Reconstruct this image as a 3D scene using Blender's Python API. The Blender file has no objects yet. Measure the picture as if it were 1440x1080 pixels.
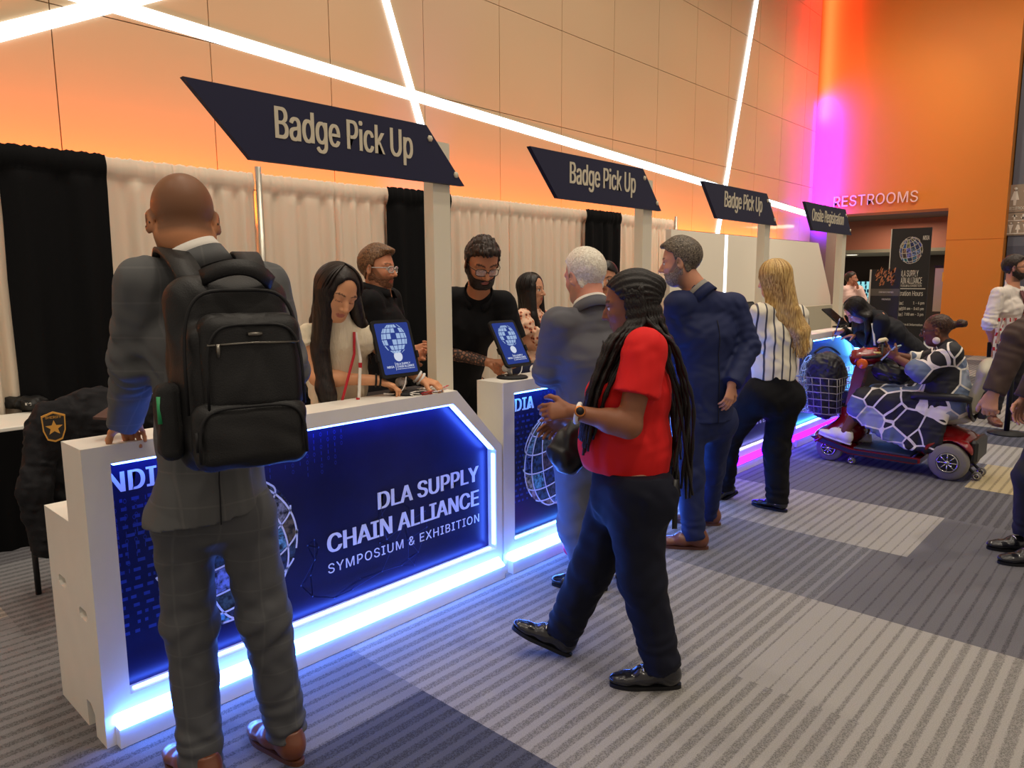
import bpy, bmesh, math, random, os
import numpy as np
from mathutils import Vector, Matrix
PI = math.pi
random.seed(7)
SC = bpy.context.scene
COL = SC.collection
# ---------------------------------------------------------------- camera frame
FPX, CAMH = 1014.0, 1.58
PITCH, YAW, ROLL = math.radians(8.2), math.radians(42.5), math.radians(-0.3)
FW = np.array([math.cos(YAW)*math.cos(PITCH), math.sin(YAW)*math.cos(PITCH), -math.sin(PITCH)])
_r = np.array([math.sin(YAW), -math.cos(YAW), 0.0]); _u = np.cross(_r, FW)
RT = math.cos(ROLL)*_r + math.sin(ROLL)*_u; UP = np.cross(RT, FW)
FH = np.array([math.cos(YAW), math.sin(YAW), 0.0])
CAMP = np.array([0, 0, CAMH])
def ray(x, y): return FW + RT*(x-720)/FPX - UP*(y-540)/FPX
def at_z(x, y, z=0.0): r = ray(x, y); return CAMP + r*((z-CAMH)/r[2])
def at_y(x, y, Y): r = ray(x, y); return CAMP + r*(Y/r[1])
def at_x(x, y, X): r = ray(x, y); return CAMP + r*(X/r[0])
def at_h(x, y, D): r = ray(x, y); return CAMP + r*(D/(r@FH))     # point at horizontal distance D ahead
cam = bpy.data.objects.new('camera', bpy.data.cameras.new('camera')); COL.objects.link(cam)
cam.data.sensor_width = 36; cam.data.lens = 36*FPX/1440; cam.data.clip_start = .05; cam.data.clip_end = 100
cam.matrix_world = Matrix(((RT[0], UP[0], -FW[0], 0), (RT[1], UP[1], -FW[1], 0), (RT[2], UP[2], -FW[2], CAMH), (0, 0, 0, 1)))
SC.camera = cam

# ---------------------------------------------------------------- materials
def srgb(r, g=None, b=None):
    if g is None: r, g, b = r
    f = lambda c: (c/255/12.92 if c/255 <= .04045 else ((c/255+.055)/1.055)**2.4)
    return (f(r), f(g), f(b), 1)
MATS = {}
def mat(name, col=(200, 200, 200), rough=.6, metal=0, bump=0, bscale=60, emit=None, estr=0, var=0, vscale=8, coat=0, spec=.5, sheen=0, trans=0, attr=None, stretch=None, alpha=1):
    if name in MATS: return MATS[name]
    m = bpy.data.materials.new(name); m.use_nodes = True; MATS[name] = m
    nt = m.node_tree; n = nt.nodes; L = nt.links; b = n['Principled BSDF']
    c = srgb(col); b.inputs['Base Color'].default_value = c
    b.inputs['Roughness'].default_value = rough; b.inputs['Metallic'].default_value = metal
    b.inputs['Specular IOR Level'].default_value = spec
    if coat: b.inputs['Coat Weight'].default_value = coat; b.inputs['Coat Roughness'].default_value = .06
    if sheen: b.inputs['Sheen Weight'].default_value = sheen; b.inputs['Sheen Roughness'].default_value = .5
    if emit: b.inputs['Emission Color'].default_value = srgb(emit); b.inputs['Emission Strength'].default_value = estr
    tc = None
    def coord():
        nonlocal tc
        if tc is None:
            tc = n.new('ShaderNodeTexCoord').outputs['Object']
            if stretch:
                mp = n.new('ShaderNodeMapping'); mp.inputs['Scale'].default_value = stretch; L.new(tc, mp.inputs['Vector']); tc = mp.outputs['Vector']
        return tc
    src = None
    if attr:
        a = n.new('ShaderNodeAttribute'); a.attribute_name = attr; src = a.outputs['Color']
    if var:
        t = n.new('ShaderNodeTexNoise'); t.inputs['Scale'].default_value = vscale; t.inputs['Detail'].default_value = 4; L.new(coord(), t.inputs['Vector'])
        mr = n.new('ShaderNodeMapRange'); mr.inputs[1].default_value = .3; mr.inputs[2].default_value = .7; mr.inputs[3].default_value = 1-var; mr.inputs[4].default_value = 1+var; L.new(t.outputs[0], mr.inputs[0])
        mx = n.new('ShaderNodeVectorMath'); mx.operation = 'SCALE'
        if src: L.new(src, mx.inputs[0])
        else: mx.inputs[0].default_value = c[:3]
        L.new(mr.outputs[0], mx.inputs['Scale']); src = mx.outputs[0]
    if src: L.new(src, b.inputs['Base Color'])
    if bump:
        t2 = n.new('ShaderNodeTexNoise'); t2.inputs['Scale'].default_value = bscale; t2.inputs['Detail'].default_value = 3; L.new(coord(), t2.inputs['Vector'])
        bp = n.new('ShaderNodeBump'); bp.inputs['Strength'].default_value = bump; bp.inputs['Distance'].default_value = .01; L.new(t2.outputs[0], bp.inputs['Height']); L.new(bp.outputs[0], b.inputs['Normal'])
    if trans:
        tr = n.new('ShaderNodeBsdfTranslucent'); tr.inputs['Color'].default_value = c
        if src: L.new(src, tr.inputs['Color'])
        ms = n.new('ShaderNodeMixShader'); ms.inputs[0].default_value = trans
        L.new(b.outputs[0], ms.inputs[1]); L.new(tr.outputs[0], ms.inputs[2]); L.new(ms.outputs[0], n['Material Output'].inputs['Surface'])
    if alpha < 1:
        b.inputs['Alpha'].default_value = alpha
    return m
def emis(name, col, s):
    if name in MATS: return MATS[name]
    m = bpy.data.materials.new(name); m.use_nodes = True; MATS[name] = m
    nt = m.node_tree; nt.nodes.remove(nt.nodes['Principled BSDF']); e = nt.nodes.new('ShaderNodeEmission')
    e.inputs['Color'].default_value = srgb(col); e.inputs['Strength'].default_value = s
    nt.links.new(e.outputs[0], nt.nodes['Material Output'].inputs['Surface']); return m

# ---------------------------------------------------------------- objects
def tag(o, label=None, cat=None, group=None, kind=None):
    if label: o['label'] = label
    if cat: o['category'] = cat
    if group: o['group'] = group
    if kind: o['kind'] = kind
    return o
def empty(name, loc, label, cat, group=None):
    o = bpy.data.objects.new(name, None); COL.objects.link(o); o.location = loc; o.empty_display_size = .1
    return tag(o, label, cat, group)
def setparent(o, p):
    if p is not None:
        o.parent = p
        o.matrix_parent_inverse = wm(p).inverted()
def wm(p):
    m = p.matrix_basis.copy()
    if p.parent: m = wm(p.parent) @ p.matrix_parent_inverse @ m
    return m
class MB:
    """collects shapes (world coordinates) that become ONE mesh object"""
    def __init__(s): s.v = []; s.f = []; s.sm = []; s.mi = []; s.cm = 0
    def add(s, vs, fs, smooth=False):
        b = len(s.v); s.v += [tuple(map(float, v)) for v in vs]
        for f in fs: s.f.append([b+i for i in f]); s.sm.append(smooth); s.mi.append(s.cm)
        return s
    def box(s, x0, x1, y0, y1, z0, z1, bev=0):
        if bev:
            b = bev; P = [(x0+b, y0), (x1-b, y0), (x1, y0+b), (x1, y1-b), (x1-b, y1), (x0+b, y1), (x0, y1-b), (x0, y0+b)]
            Q = [(x0+b, y0+b), (x1-b, y0+b), (x1-b, y0+b), (x1-b, y1-b), (x1-b, y1-b), (x0+b, y1-b), (x0+b, y1-b), (x0+b, y0+b)]
            v = [(*q, z0) for q in Q]+[(*p, z0+b) for p in P]+[(*p, z1-b) for p in P]+[(*q, z1) for q in Q]
            f = [[7, 5, 3, 1], [25, 27, 29, 31]]
            for r in range(3):
                for i in range(8):
                    j = (i+1) % 8; f.append([r*8+i, r*8+j, r*8+8+j, r*8+8+i])
            return s.add(v, f)
        v = [(x, y, z) for z in (z0, z1) for y in (y0, y1) for x in (x0, x1)]
        return s.add(v, [[0, 2, 3, 1], [4, 5, 7, 6], [0, 1, 5, 4], [2, 6, 7, 3], [0, 4, 6, 2], [1, 3, 7, 5]])
    def prism(s, poly, d):
        """poly: 3D points, extruded along vector d"""
        n = len(poly); P = [np.array(p, float) for p in poly]; Q = [p+np.array(d) for p in P]
        nrm = sum((np.cross(P[i]-P[0], P[i+1]-P[0]) for i in range(1, n-1)), np.zeros(3))
        fl = float(nrm @ np.array(d)) > 0
        fs = [list(range(n)), list(range(2*n-1, n-1, -1))]+[[i, i+n, (i+1) % n+n, (i+1) % n] for i in range(n)]
        if fl: fs = [f[::-1] for f in fs]
        return s.add(P+Q, fs)
    def tube(s, pts, r, seg=8, closed=False, cap=True):
        P = [np.array(p, float) for p in pts]; n = len(P); R = r if hasattr(r, '__len__') else [r]*n
        vs = []; ref = None
        for i in range(n):
            a = P[(i-1) % n] if closed or i else P[0]; b = P[(i+1) % n] if closed or i < n-1 else P[-1]
            t = b-a; t = t/(np.linalg.norm(t)+1e-9)
            if ref is None:
                ref = np.array([0, 0, 1.]) if abs(t[2]) < .9 else np.array([1., 0, 0])
            u = ref-t*(ref@t); u /= np.linalg.norm(u)+1e-9; ref = u; w = np.cross(t, u)
            for k in range(seg):
                a_ = 2*PI*k/seg; vs.append(P[i]+R[i]*(math.cos(a_)*u+math.sin(a_)*w))
        fs = []
        for i in range(n if closed else n-1):
            for k in range(seg):
                j = (i+1) % n; k2 = (k+1) % seg; fs.append([i*seg+k, i*seg+k2, j*seg+k2, j*seg+k])
        if cap and not closed: fs += [list(range(seg))[::-1], [(n-1)*seg+k for k in range(seg)]]
        return s.add(vs, fs, True)
    def lathe(s, c, prof, axis=(0, 0, 1), seg=24):
        """prof: (radius, height) pairs"""
        ax = np.array(axis, float); ax /= np.linalg.norm(ax); u = np.cross(ax, [0, 0, 1] if abs(ax[2]) < .9 else [1, 0, 0]); u /= np.linalg.norm(u); w = np.cross(ax, u); c = np.array(c, float)
        vs = [c+h*ax+r*(math.cos(2*PI*k/seg)*u+math.sin(2*PI*k/seg)*w) for r, h in prof for k in range(seg)]
        fs = [[i*seg+k, i*seg+(k+1) % seg, (i+1)*seg+(k+1) % seg, (i+1)*seg+k] for i in range(len(prof)-1) for k in range(seg)]
        fs += [list(range(seg))[::-1], [(len(prof)-1)*seg+k for k in range(seg)]]
        return s.add(vs, fs, True)
    def ball(s, c, r, seg=12):
        r = r if hasattr(r, '__len__') else (r, r, r); n = seg//2
        vs = [(c[0]+r[0]*math.sin(PI*i/n)*math.cos(2*PI*k/seg), c[1]+r[1]*math.sin(PI*i/n)*math.sin(2*PI*k/seg), c[2]-r[2]*math.cos(PI*i/n)) for i in range(n+1) for k in range(seg)]
        return s.add(vs, [[i*seg+k, i*seg+(k+1) % seg, (i+1)*seg+(k+1) % seg, (i+1)*seg+k] for i in range(n) for k in range(seg)], True)
    def grid(s, rows, smooth=True, closed=False):
        nr, nc = len(rows), len(rows[0]); fs = []
        for i in range(nr-1):
            for j in range(nc if closed else nc-1):
                k = (j+1) % nc; fs.append([i*nc+j, i*nc+k, (i+1)*nc+k, (i+1)*nc+j])
        return s.add([p for r in rows for p in r], fs, smooth)
    def build(s, name, m, parent=None, cols=None):
        me = bpy.data.meshes.new(name); me.from_pydata(s.v, [], s.f); me.validate()
        for k in (m if isinstance(m, (list, tuple)) else [m]): me.materials.append(k)
        if len(me.polygons) == len(s.sm):
            me.polygons.foreach_set('use_smooth', s.sm); me.polygons.foreach_set('material_index', s.mi)
        me.update()
        o = bpy.data.objects.new(name, me); COL.objects.link(o); setparent(o, parent); return o
def struct(o): o['kind'] = 'structure'; return o
def np_mesh(name, v, f, m, parent=None, col=None, smooth=True):
    me = bpy.data.meshes.new(name); nv, nf = len(v), len(f)
    me.vertices.add(nv); me.vertices.foreach_set('co', np.asarray(v, np.float32).ravel())
    me.loops.add(nf*4); me.loops.foreach_set('vertex_index', np.asarray(f, np.int32).ravel())
    me.polygons.add(nf); me.polygons.foreach_set('loop_start', np.arange(0, nf*4, 4, dtype=np.int32))
    me.update(calc_edges=True)
    me.polygons.foreach_set('use_smooth', [smooth]*nf)
    if col is not None:
        a = me.attributes.new('Col', 'FLOAT_COLOR', 'POINT'); c = np.ones((nv, 4), np.float32); c[:, :3] = col; a.data.foreach_set('color', c.ravel())
    me.materials.append(m); o = bpy.data.objects.new(name, me); COL.objects.link(o); setparent(o, parent); return o
try: FONT = bpy.data.fonts.load(os.path.join(bpy.utils.system_resource('DATAFILES'), 'fonts', 'Inter.woff2'))
except Exception: FONT = None
def text_geo(txt, bold=0.0, spacing=1.0, extrude=0.0):
    cu = bpy.data.curves.new('lettering', 'FONT'); cu.body = txt
    if FONT: cu.font = FONT
    cu.offset = 0; cu.space_character = spacing; cu.resolution_u = 3; cu.extrude = extrude
    o = bpy.data.objects.new('lettering', cu); COL.objects.link(o)
    me = bpy.data.meshes.new_from_object(o.evaluated_get(bpy.context.evaluated_depsgraph_get()))
    v = np.array([x.co[:] for x in me.vertices]); f = [list(p.vertices) for p in me.polygons]
    bpy.data.objects.remove(o); bpy.data.curves.remove(cu); bpy.data.meshes.remove(me)
    v[:, :2] -= v[:, :2].min(0); mx = v[:, :2].max(0)
    return v, f, mx
def add_text(mb, txt, org, ux, uz, w, h=None, bold=.02, spacing=1.0, depth=.002):
    """fit text into a w x h box: org = lower-left corner, ux / uz unit vectors across / up"""
    v, f, mx = text_geo(txt, bold, spacing, .5)
    ux, uz, org = (np.array(a, float) for a in (ux, uz, org)); n = np.cross(ux, uz)
    sx = w/mx[0]; sy = h/mx[1] if h else sx
    k = max(1, int(round(bold/.006))) if bold > 0 else 1; b = bold*.9 if bold > 0 else 0
    for i in range(k):                                            # heavier weight: strokes repeated side by side
        e = b*(i/(k-1)-.5) if k > 1 else 0
        mb.add([org+ux*(p[0]*(1-b/mx[0])+b/2+e)*sx+uz*p[1]*sy+n*((p[2]+.5)*depth+i*depth*.03) for p in v], f)
    return mb
def bool_cut(o, cutters):
    for c in cutters:
        md = o.modifiers.new('b', 'BOOLEAN'); md.object = c; md.operation = 'DIFFERENCE'; md.solver = 'EXACT'
    bpy.context.view_layer.update()
    me = bpy.data.meshes.new_from_object(o.evaluated_get(bpy.context.evaluated_depsgraph_get()))
    o.modifiers.clear(); o.data = me
    for c in cutters: bpy.data.objects.remove(c)
# ================================================================ SETTING
WALLY, WALLX, DRY = 6.4, 17.25, 5.62
M_white = mat('white_laminate', (236, 232, 222), .45, var=.02)
# ---- carpet: 0.914 m tiles, each with its own ground colour and stripe width
def carpet():
    m = bpy.data.materials.new('carpet'); m.use_nodes = True; nt = m.node_tree; n = nt.nodes; L = nt.links; b = n['Principled BSDF']
    A = n.new('ShaderNodeAttribute'); A.attribute_name = 'Col'; B = n.new('ShaderNodeAttribute'); B.attribute_name = 'stripe'
    tc = n.new('ShaderNodeTexCoord'); sp = n.new('ShaderNodeSeparateXYZ'); L.new(tc.outputs['Object'], sp.inputs[0])
    def math_(op, a, c=None):
        q = n.new('ShaderNodeMath'); q.operation = op
        for i, z in enumerate((a, c)):
            if z is None: continue
            if isinstance(z, (int, float)): q.inputs[i].default_value = z
            else: L.new(z, q.inputs[i])
        return q.outputs[0]
    nz = n.new('ShaderNodeTexNoise'); nz.inputs['Scale'].default_value = 120; nz.inputs['Detail'].default_value = 3; L.new(tc.outputs['Object'], nz.inputs['Vector'])
    jit = math_('MULTIPLY', math_('SUBTRACT', nz.outputs[0], .5), .35)
    fr = math_('FRACT', math_('DIVIDE', sp.outputs[1], .0623))
    d = math_('ABSOLUTE', math_('SUBTRACT', fr, .5))            # 0 at the stripe's middle
    w = math_('MULTIPLY', B.outputs['Fac'], .5)
    k = math_('ADD', math_('SUBTRACT', w, d), jit)
    st = n.new('ShaderNodeMapRange'); L.new(k, st.inputs[0]); st.inputs[1].default_value = -.04; st.inputs[2].default_value = .04
    on = math_('MULTIPLY', st.outputs[0], math_('GREATER_THAN', B.outputs['Fac'], .02))
    nz2 = n.new('ShaderNodeTexNoise'); nz2.inputs['Scale'].default_value = 260; L.new(tc.outputs['Object'], nz2.inputs['Vector'])
    nz3 = n.new('ShaderNodeTexVoronoi'); nz3.inputs['Scale'].default_value = 190; L.new(tc.outputs['Object'], nz3.inputs['Vector'])
    dk = n.new('ShaderNodeMapRange'); L.new(nz3.outputs['Distance'], dk.inputs[0]); dk.inputs[2].default_value = .7; dk.inputs[3].default_value = .24; dk.inputs[4].default_value = .80
    gr = n.new('ShaderNodeMapRange'); L.new(nz2.outputs[0], gr.inputs[0]); gr.inputs[1].default_value = .3; gr.inputs[2].default_value = .7; gr.inputs[3].default_value = .86; gr.inputs[4].default_value = 1.12
    mx = n.new('ShaderNodeMix'); mx.data_type = 'FLOAT'; L.new(on, mx.inputs[0]); L.new(gr.outputs[0], mx.inputs[2]); L.new(dk.outputs[0], mx.inputs[3])
    vm = n.new('ShaderNodeVectorMath'); vm.operation = 'SCALE'; L.new(A.outputs['Color'], vm.inputs[0]); L.new(mx.outputs[0], vm.inputs['Scale'])
    L.new(vm.outputs[0], b.inputs['Base Color']); b.inputs['Roughness'].default_value = .95; b.inputs['Specular IOR Level'].default_value = .1
    bp = n.new('ShaderNodeBump'); bp.inputs['Strength'].default_value = .6; bp.inputs['Distance'].default_value = .004; L.new(nz2.outputs[0], bp.inputs['Height']); L.new(bp.outputs[0], b.inputs['Normal'])
    T = .914; X0 = 1.685-5*T
    vs, fs, cs, ws = [], [], [], []
    light, mid, dark, slate = (156, 153, 148), (126, 126, 130), (86, 88, 100), (104, 103, 108)
    fixed = {   # (column, row): ground, stripe width at far edge -> near edge; row 0 spans Y 1.1..2.02
        (0, 2): (mid, .5, .5), (1, 2): (mid, .5, .5), (2, 2): (mid, .5, .5), (3, 2): (mid, .5, .5),
        (4, 1): (dark, .55, .55), (4, 0): (dark, .5, .6), (5, 2): (light, .55, .5), (5, 1): (light, .5, .5), (5, 0): (light, .5, .55), (5, -1): (light, .5, .5),
        (6, 2): (light, .55, .5), (6, 1): (light, .5, .55), (6, 0): (light, 0, .62), (6, -1): (light, .6, .4),
        (7, 1): (mid, .45, .6), (7, 0): (slate, .1, .3), (7, 2): (light, .5, .5), (7, -1): (slate, .3, .5),
        (8, 1): (light, .45, .08), (8, 0): (slate, 0, .25), (8, 2): (light, .5, .5), (9, 1): (slate, .1, .5), (9, 0): (slate, .55, .5), (9, 2): (slate, .4, .2),
        (10, 0): ((176, 162, 128), .28, .3), (10, 1): (slate, .3, .5), (10, 2): (mid, .5, .5)}
    rnd = random.Random(3)
    for k in range(0, 23):
        off = {5: .05, 6: .06, 7: .08, 8: -.1, 9: .0, 10: -.04, 4: .01}.get(k, rnd.uniform(-.3, .3))
        for j in range(-7, 9):
            x0 = X0+k*T; y0 = 1.1+off+(j-1)*T; y1 = y0+T
            if (k, j) in fixed: c, wf, wn = fixed[(k, j)]
            else:
                c = rnd.choice([light, mid, dark, slate, mid]); wf = rnd.choice([.5, .5, .3, .1, .6]); wn = rnd.choice([.5, .5, .55, .3])
            b0 = len(vs); vs += [(x0, y0, 0), (x0+T, y0, 0), (x0+T, y1, 0), (x0, y1, 0)]; fs.append((b0, b0+1, b0+2, b0+3))
            cs += [srgb(c)[:3]]*4; ws += [wn, wn, wf, wf]
    o = np_mesh('floor', np.array(vs), np.array(fs), m, None, np.array(cs), False)
    a = o.data.attributes.new('stripe', 'FLOAT', 'POINT'); a.data.foreach_set('value', np.array(ws, np.float32))
    struct(o)
carpet()
# ---- back wall of satin panels with open joints
M_wall = mat('satin_wall_panel', (206, 176, 138), .42, coat=.35, bump=.012, bscale=1.2)
mb = MB(); xs = [-2.9+1.219*i for i in range(0, 17)]; xs = [1.90+1.222*i for i in range(-4, 14)]; zs = [0, 1.24, 2.42, 3.64, 4.88, 6.1, 7.34, 8.56, 9.8]
for i in range(len(xs)-1):
    for j in range(len(zs)-1):
        x1 = min(xs[i+1], WALLX)-.004
        mb.box(xs[i]+.004, x1, WALLY, WALLY+.05, zs[j]+.004, zs[j+1]-.004)
mb.cm = 1; mb.box(-3, WALLX, WALLY+.03, WALLY+.25, 0, 9.8)
struct(mb.build('wall_back', [M_wall, mat('joint_backing', (70, 45, 30), .9)]))  # dark brown backing board behind the open joints
# ---- orange wall with the washroom opening
M_orange = mat('orange_paint', (216, 132, 44), .55, bump=.02, bscale=40)
OY0, OY1, OZ = 3.62, 6.02, 3.0
mb = MB(); mb.box(WALLX, WALLX+.7, 2.62, OY0, 0, 2.34); mb.box(WALLX, WALLX+.7, 2.62, OY0, 2.35, 9.8); mb.box(WALLX, WALLX+.7, OY0, WALLY+.2, OZ, 9.8); mb.box(WALLX+.01, WALLX+.69, 2.63, OY0-.01, 2.3, 2.4)
struct(mb.build('wall_right', M_orange))
struct(MB().box(WALLX-.015, WALLX, 2.62, OY0, 0, .1).build('baseboard_right', M_orange))
struct(MB().box(WALLX-.02, WALLX+.7, OY1, WALLY, 0, OZ-.002).build('trim_1', mat('mauve_pillar', (120, 98, 92), .6)))
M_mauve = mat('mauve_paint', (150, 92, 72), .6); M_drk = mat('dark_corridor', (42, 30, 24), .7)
mb = MB(); mb.box(WALLX+2.6, WALLX+2.7, 1, 9, 2.3, 3.16); struct(mb.build('wall_corridor', M_mauve))
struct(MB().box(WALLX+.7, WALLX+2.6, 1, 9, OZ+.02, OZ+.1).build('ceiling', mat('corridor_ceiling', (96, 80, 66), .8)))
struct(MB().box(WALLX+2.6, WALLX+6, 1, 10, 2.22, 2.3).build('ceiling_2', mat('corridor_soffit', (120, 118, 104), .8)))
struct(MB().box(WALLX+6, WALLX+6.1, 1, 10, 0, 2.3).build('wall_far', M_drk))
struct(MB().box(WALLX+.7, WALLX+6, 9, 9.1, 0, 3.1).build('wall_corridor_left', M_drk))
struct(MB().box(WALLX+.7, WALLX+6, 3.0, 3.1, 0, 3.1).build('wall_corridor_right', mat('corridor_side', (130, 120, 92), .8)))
# ---- grey-blue return wall beyond the orange wall, with its openings
struct(MB().box(WALLX+.3, WALLX+.9, .2, 2.6, 2.2, 9.8).build('wall_return', mat('grey_blue_paint', (108, 112, 128), .6)))
struct(MB().box(WALLX+.3, WALLX+.9, 2.2, 2.6, 0, 2.2).build('trim_2', mat('grey_blue_post', (88, 92, 110), .6)))
struct(MB().box(WALLX+3, WALLX+3.1, -3, 3, 0, 3).build('wall_lobby', mat('lobby_brown', (120, 88, 58), .7)))
# ---- light strips set in the back wall
M_led = emis('cool_white_light', (235, 245, 255), 4.0)
def wall_strip(p, q, w, label, k):
    a = at_y(*p, WALLY)[[0, 2]]; b = at_y(*q, WALLY)[[0, 2]]; d = b-a; d /= np.hypot(*d); nn = np.array([-d[1], d[0]])*w/2
    P = [(c[0], WALLY-.006-.007*k, c[1]) for c in (a-nn, b-nn, b+nn, a+nn)]
    tag(MB().prism(P, (0, .006+.007*k, 0)).build('light_strip', M_led), label, 'light strip', 'diagonal light strips in the back wall')
wall_strip((60, -22), (1139, 302), .115, 'long white light strip running down the back wall from top left to the corner', 0)
wall_strip((-60, 61), (260, -20), .115, 'white light strip rising to the right across the top left corner', 1)
wall_strip((536, -20), (622, 285), .085, 'white light strip slanting down behind the nearest sign', 2)
wall_strip((1066, -16), (1008, 330), .10, 'white light strip leaning left above the third sign', 3)
# ---- corridor ceiling lamps, screen, notice
for (px, py), lb in (((1168, 354), 'small round lamp in the corridor ceiling left of the fourth sign post'), ((1198, 358), 'small round lamp in the corridor ceiling right of the fourth sign post')):
    p = at_z(px, py, 2.215)
    t = empty('ceiling_lamp', p, lb, 'ceiling lamp', 'corridor ceiling lamps')
    MB().lathe(p, [(.16, -.012), (.17, 0), (.17, .01)]).build('trim_ring', M_white, t); MB().lathe(p, [(.13, -.016), (.13, -.004)]).build('diffuser', emis('warm_lamp', (255, 240, 210), 3), t)
# ---- RESTROOMS lettering
a = at_x(1173, 293, WALLX); b = at_x(1291, 287, WALLX)
mb = MB(); zz = 3.165
add_text(mb, 'RESTROOMS', (WALLX-.03, a[1], zz), (0, -1, 0), (0, 0, 1), a[1]-b[1], .235, bold=.0, spacing=1.03, depth=.03)
tag(mb.build('wall_lettering', mat('pale_letter', (240, 214, 200), .4)), 'raised white RESTROOMS letters on the orange wall', 'sign')
# ---- plates with pictograms
def picto_plate():
    M_plate = mat('taupe_plate', (166, 150, 134), .5); M_pic = mat('white_pictogram', (238, 232, 222), .5); X = WALLX+.29
    y1 = at_x(1414, 300, X)[1]; y0 = y1-.46
    def person_pic(mb, yc, zb, h, dress):
        u = lambda y, z: (X-.027, yc-y*h, zb+z*h)
        mb.lathe(u(0, .9), [(.085*h, 0), (.085*h, .008)], (-1, 0, 0), 16)
        pts = [(-.06, 0), (.06, 0), (.07, .3), (.2, .3), (.07, .78), (-.07, .78), (-.2, .3), (-.07, .3)] if dress else [(-.05, 0), (.05, 0), (.1, .45), (.2, .78), (-.2, .78), (-.1, .45)]
        mb.prism([u(*p) for p in pts], (.008, 0, 0))
    z1 = at_x(1425, 260, X)[2]; zm = at_x(1425, 299, X)[2]; z0 = at_x(1425, 331, X)[2]
    t = empty('restroom_plate', (X, (y0+y1)/2, zm), 'taupe wall plate with white man and woman pictograms, the upper one', 'sign')
    MB().box(X-.02, X+.01, y0, y1, zm+.006, z1).build('plate', M_plate, t)
    mb = MB(); h = (z1-zm)*.66
    person_pic(mb, y1-.14, zm+(z1-zm)*.25, h, True); person_pic(mb, y0+.12, zm+(z1-zm)*.25, h, False)
    add_text(mb, 'RESTROOMS', (X-.022, y1-.04, zm+.05), (0, -1, 0), (0, 0, 1), y1-y0-.08, .06, depth=.004); mb.build('pictogram', M_pic, t)
    t = empty('elevator_plate', (X, (y0+y1)/2, z0), 'taupe wall plate with a boxed lift pictogram, the lower one', 'sign')
    MB().box(X-.02, X+.01, y0, y1, z0, zm-.006).build('plate', M_plate, t); mb = MB(); H = zm-z0
    for i in range(3): person_pic(mb, y1-.11-.12*i, z0+.1*H, H*.48, i == 1)
    ya, yb, za, zb = y1-.03, y0+.03, z0+.06*H, z0+.66*H
    for q in ((yb, ya, za, za+.015), (yb, ya, zb-.015, zb), (yb, yb+.015, za, zb), (ya-.015, ya, za, zb)): mb.box(X-.028, X-.019, *q)
    for s, yc in ((1, y1-.16), (-1, y1-.3)):
        zc = z0+.8*H; mb.prism([(X-.028, yc-.05, zc), (X-.028, yc+.05, zc), (X-.028, yc, zc+s*.06)], (.008, 0, 0)); mb.box(X-.028, X-.02, yc-.012, yc+.012, zc-.05, zc+.05)
    mb.build('pictogram', M_pic, t)
picto_plate()
# ================================================================ PIPE AND DRAPE
M_wd = mat('ivory_drape', (238, 224, 204), .85, trans=.18, bump=.05, bscale=300); M_bd = mat('black_drape', (15, 15, 17), .9, bump=.15, bscale=160, spec=.15)
M_alu = mat('brushed_aluminium', (190, 184, 172), .35, .8)
def drape(x0, x1, m, label, group, z1=2.45, seed=0, y=DRY, fold=.11, z0=.03):
    rnd = random.Random(seed); nx = max(24, int((x1-x0)/.016)); zt = [z0, z0+.4, 1.0, 1.6, 2.0, z1-.24, z1-.17, z1-.15, z1-.12, z1-.08, z1-.05, z1-.03, z1-.012, z1]
    ph = [rnd.uniform(0, 6.28) for _ in range(5)]; f1 = 2*PI/fold
    def off(x, z):
        u = min(1, (z1-z)/1.6); a = .012+.022*u
        wob = .4*math.sin(2.1*x+ph[0])+.5*math.sin(5.3*x+ph[1]+.3*z)
        d = a*math.sin(f1*(x+.03*math.sin(3*x+ph[2]))+wob+.25*math.sin(1.3*z+ph[3]))+.5*a*math.sin(f1*1.7*x+ph[4]+.4*z)
        t = z1-z
        if t < .16: d = d*.35+.008*math.sin(x*140+ph[0]+8*math.sin(9*x))*(1 if t < .13 else .5)-.022*math.sin(PI*min(1, t/.15))
        return d
    rows = []
    for z in zt:
        rows.append([(x0+(x1-x0)*i/nx+.004*math.sin(z*7+i*.3), y+off(x0+(x1-x0)*i/nx, z), z+(.008*math.sin(i*1.9+ph[1])*math.sin(i*.63) if z == z1 else 0)) for i in range(nx+1)])
    back = [[(p[0], p[1]+.012, p[2]) for p in r] for r in rows]
    loop = [r+b[::-1] for r, b in zip(rows, back)]
    mb = MB().grid(loop, closed=True); n = len(loop[0]); mb.f.append(list(range(n))[::-1]); mb.sm.append(False); mb.mi.append(0)
    k = (len(loop)-1)*n; N = nx+1
    for i in range(nx): mb.f.append([k+i, k+i+1, k+n-2-i, k+n-1-i]); mb.sm.append(True); mb.mi.append(0)
    return tag(mb.build('drape', m), label, 'drape', group)
def dx(px, py): return at_y(px, py, DRY)[0]
GW, GB = 'ivory drape panels along the back', 'black drape panels along the back'
e = [dx(-120, 330), dx(15, 198), dx(139, 212), dx(240, 224), dx(360, 237), dx(468, 253), dx(548, 264), dx(622, 272), dx(715, 284), dx(825, 298), dx(868, 302), dx(947, 310)]
drape(e[0], e[1]+.1, M_wd, 'ivory drape panel at the left edge of the photo', GW, seed=1)
drape(at_y(-6, 198, DRY-.1)[0], e[2], M_bd, 'wide black drape panel behind the grey suited man, furthest left', GB, seed=2, y=DRY-.1, fold=.3)
drape(e[2], e[3], M_wd, 'ivory drape panel next to the wide black panel', GW, seed=3, fold=.2)
drape(e[3], e[4]-.03, M_wd, 'ivory drape panel behind the shaven head, left of the silver upright', GW, seed=4, fold=.14)
drape(e[4]+.03, e[5], M_wd, 'ivory drape panel right of the silver upright', GW, seed=5, fold=.2)
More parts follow.
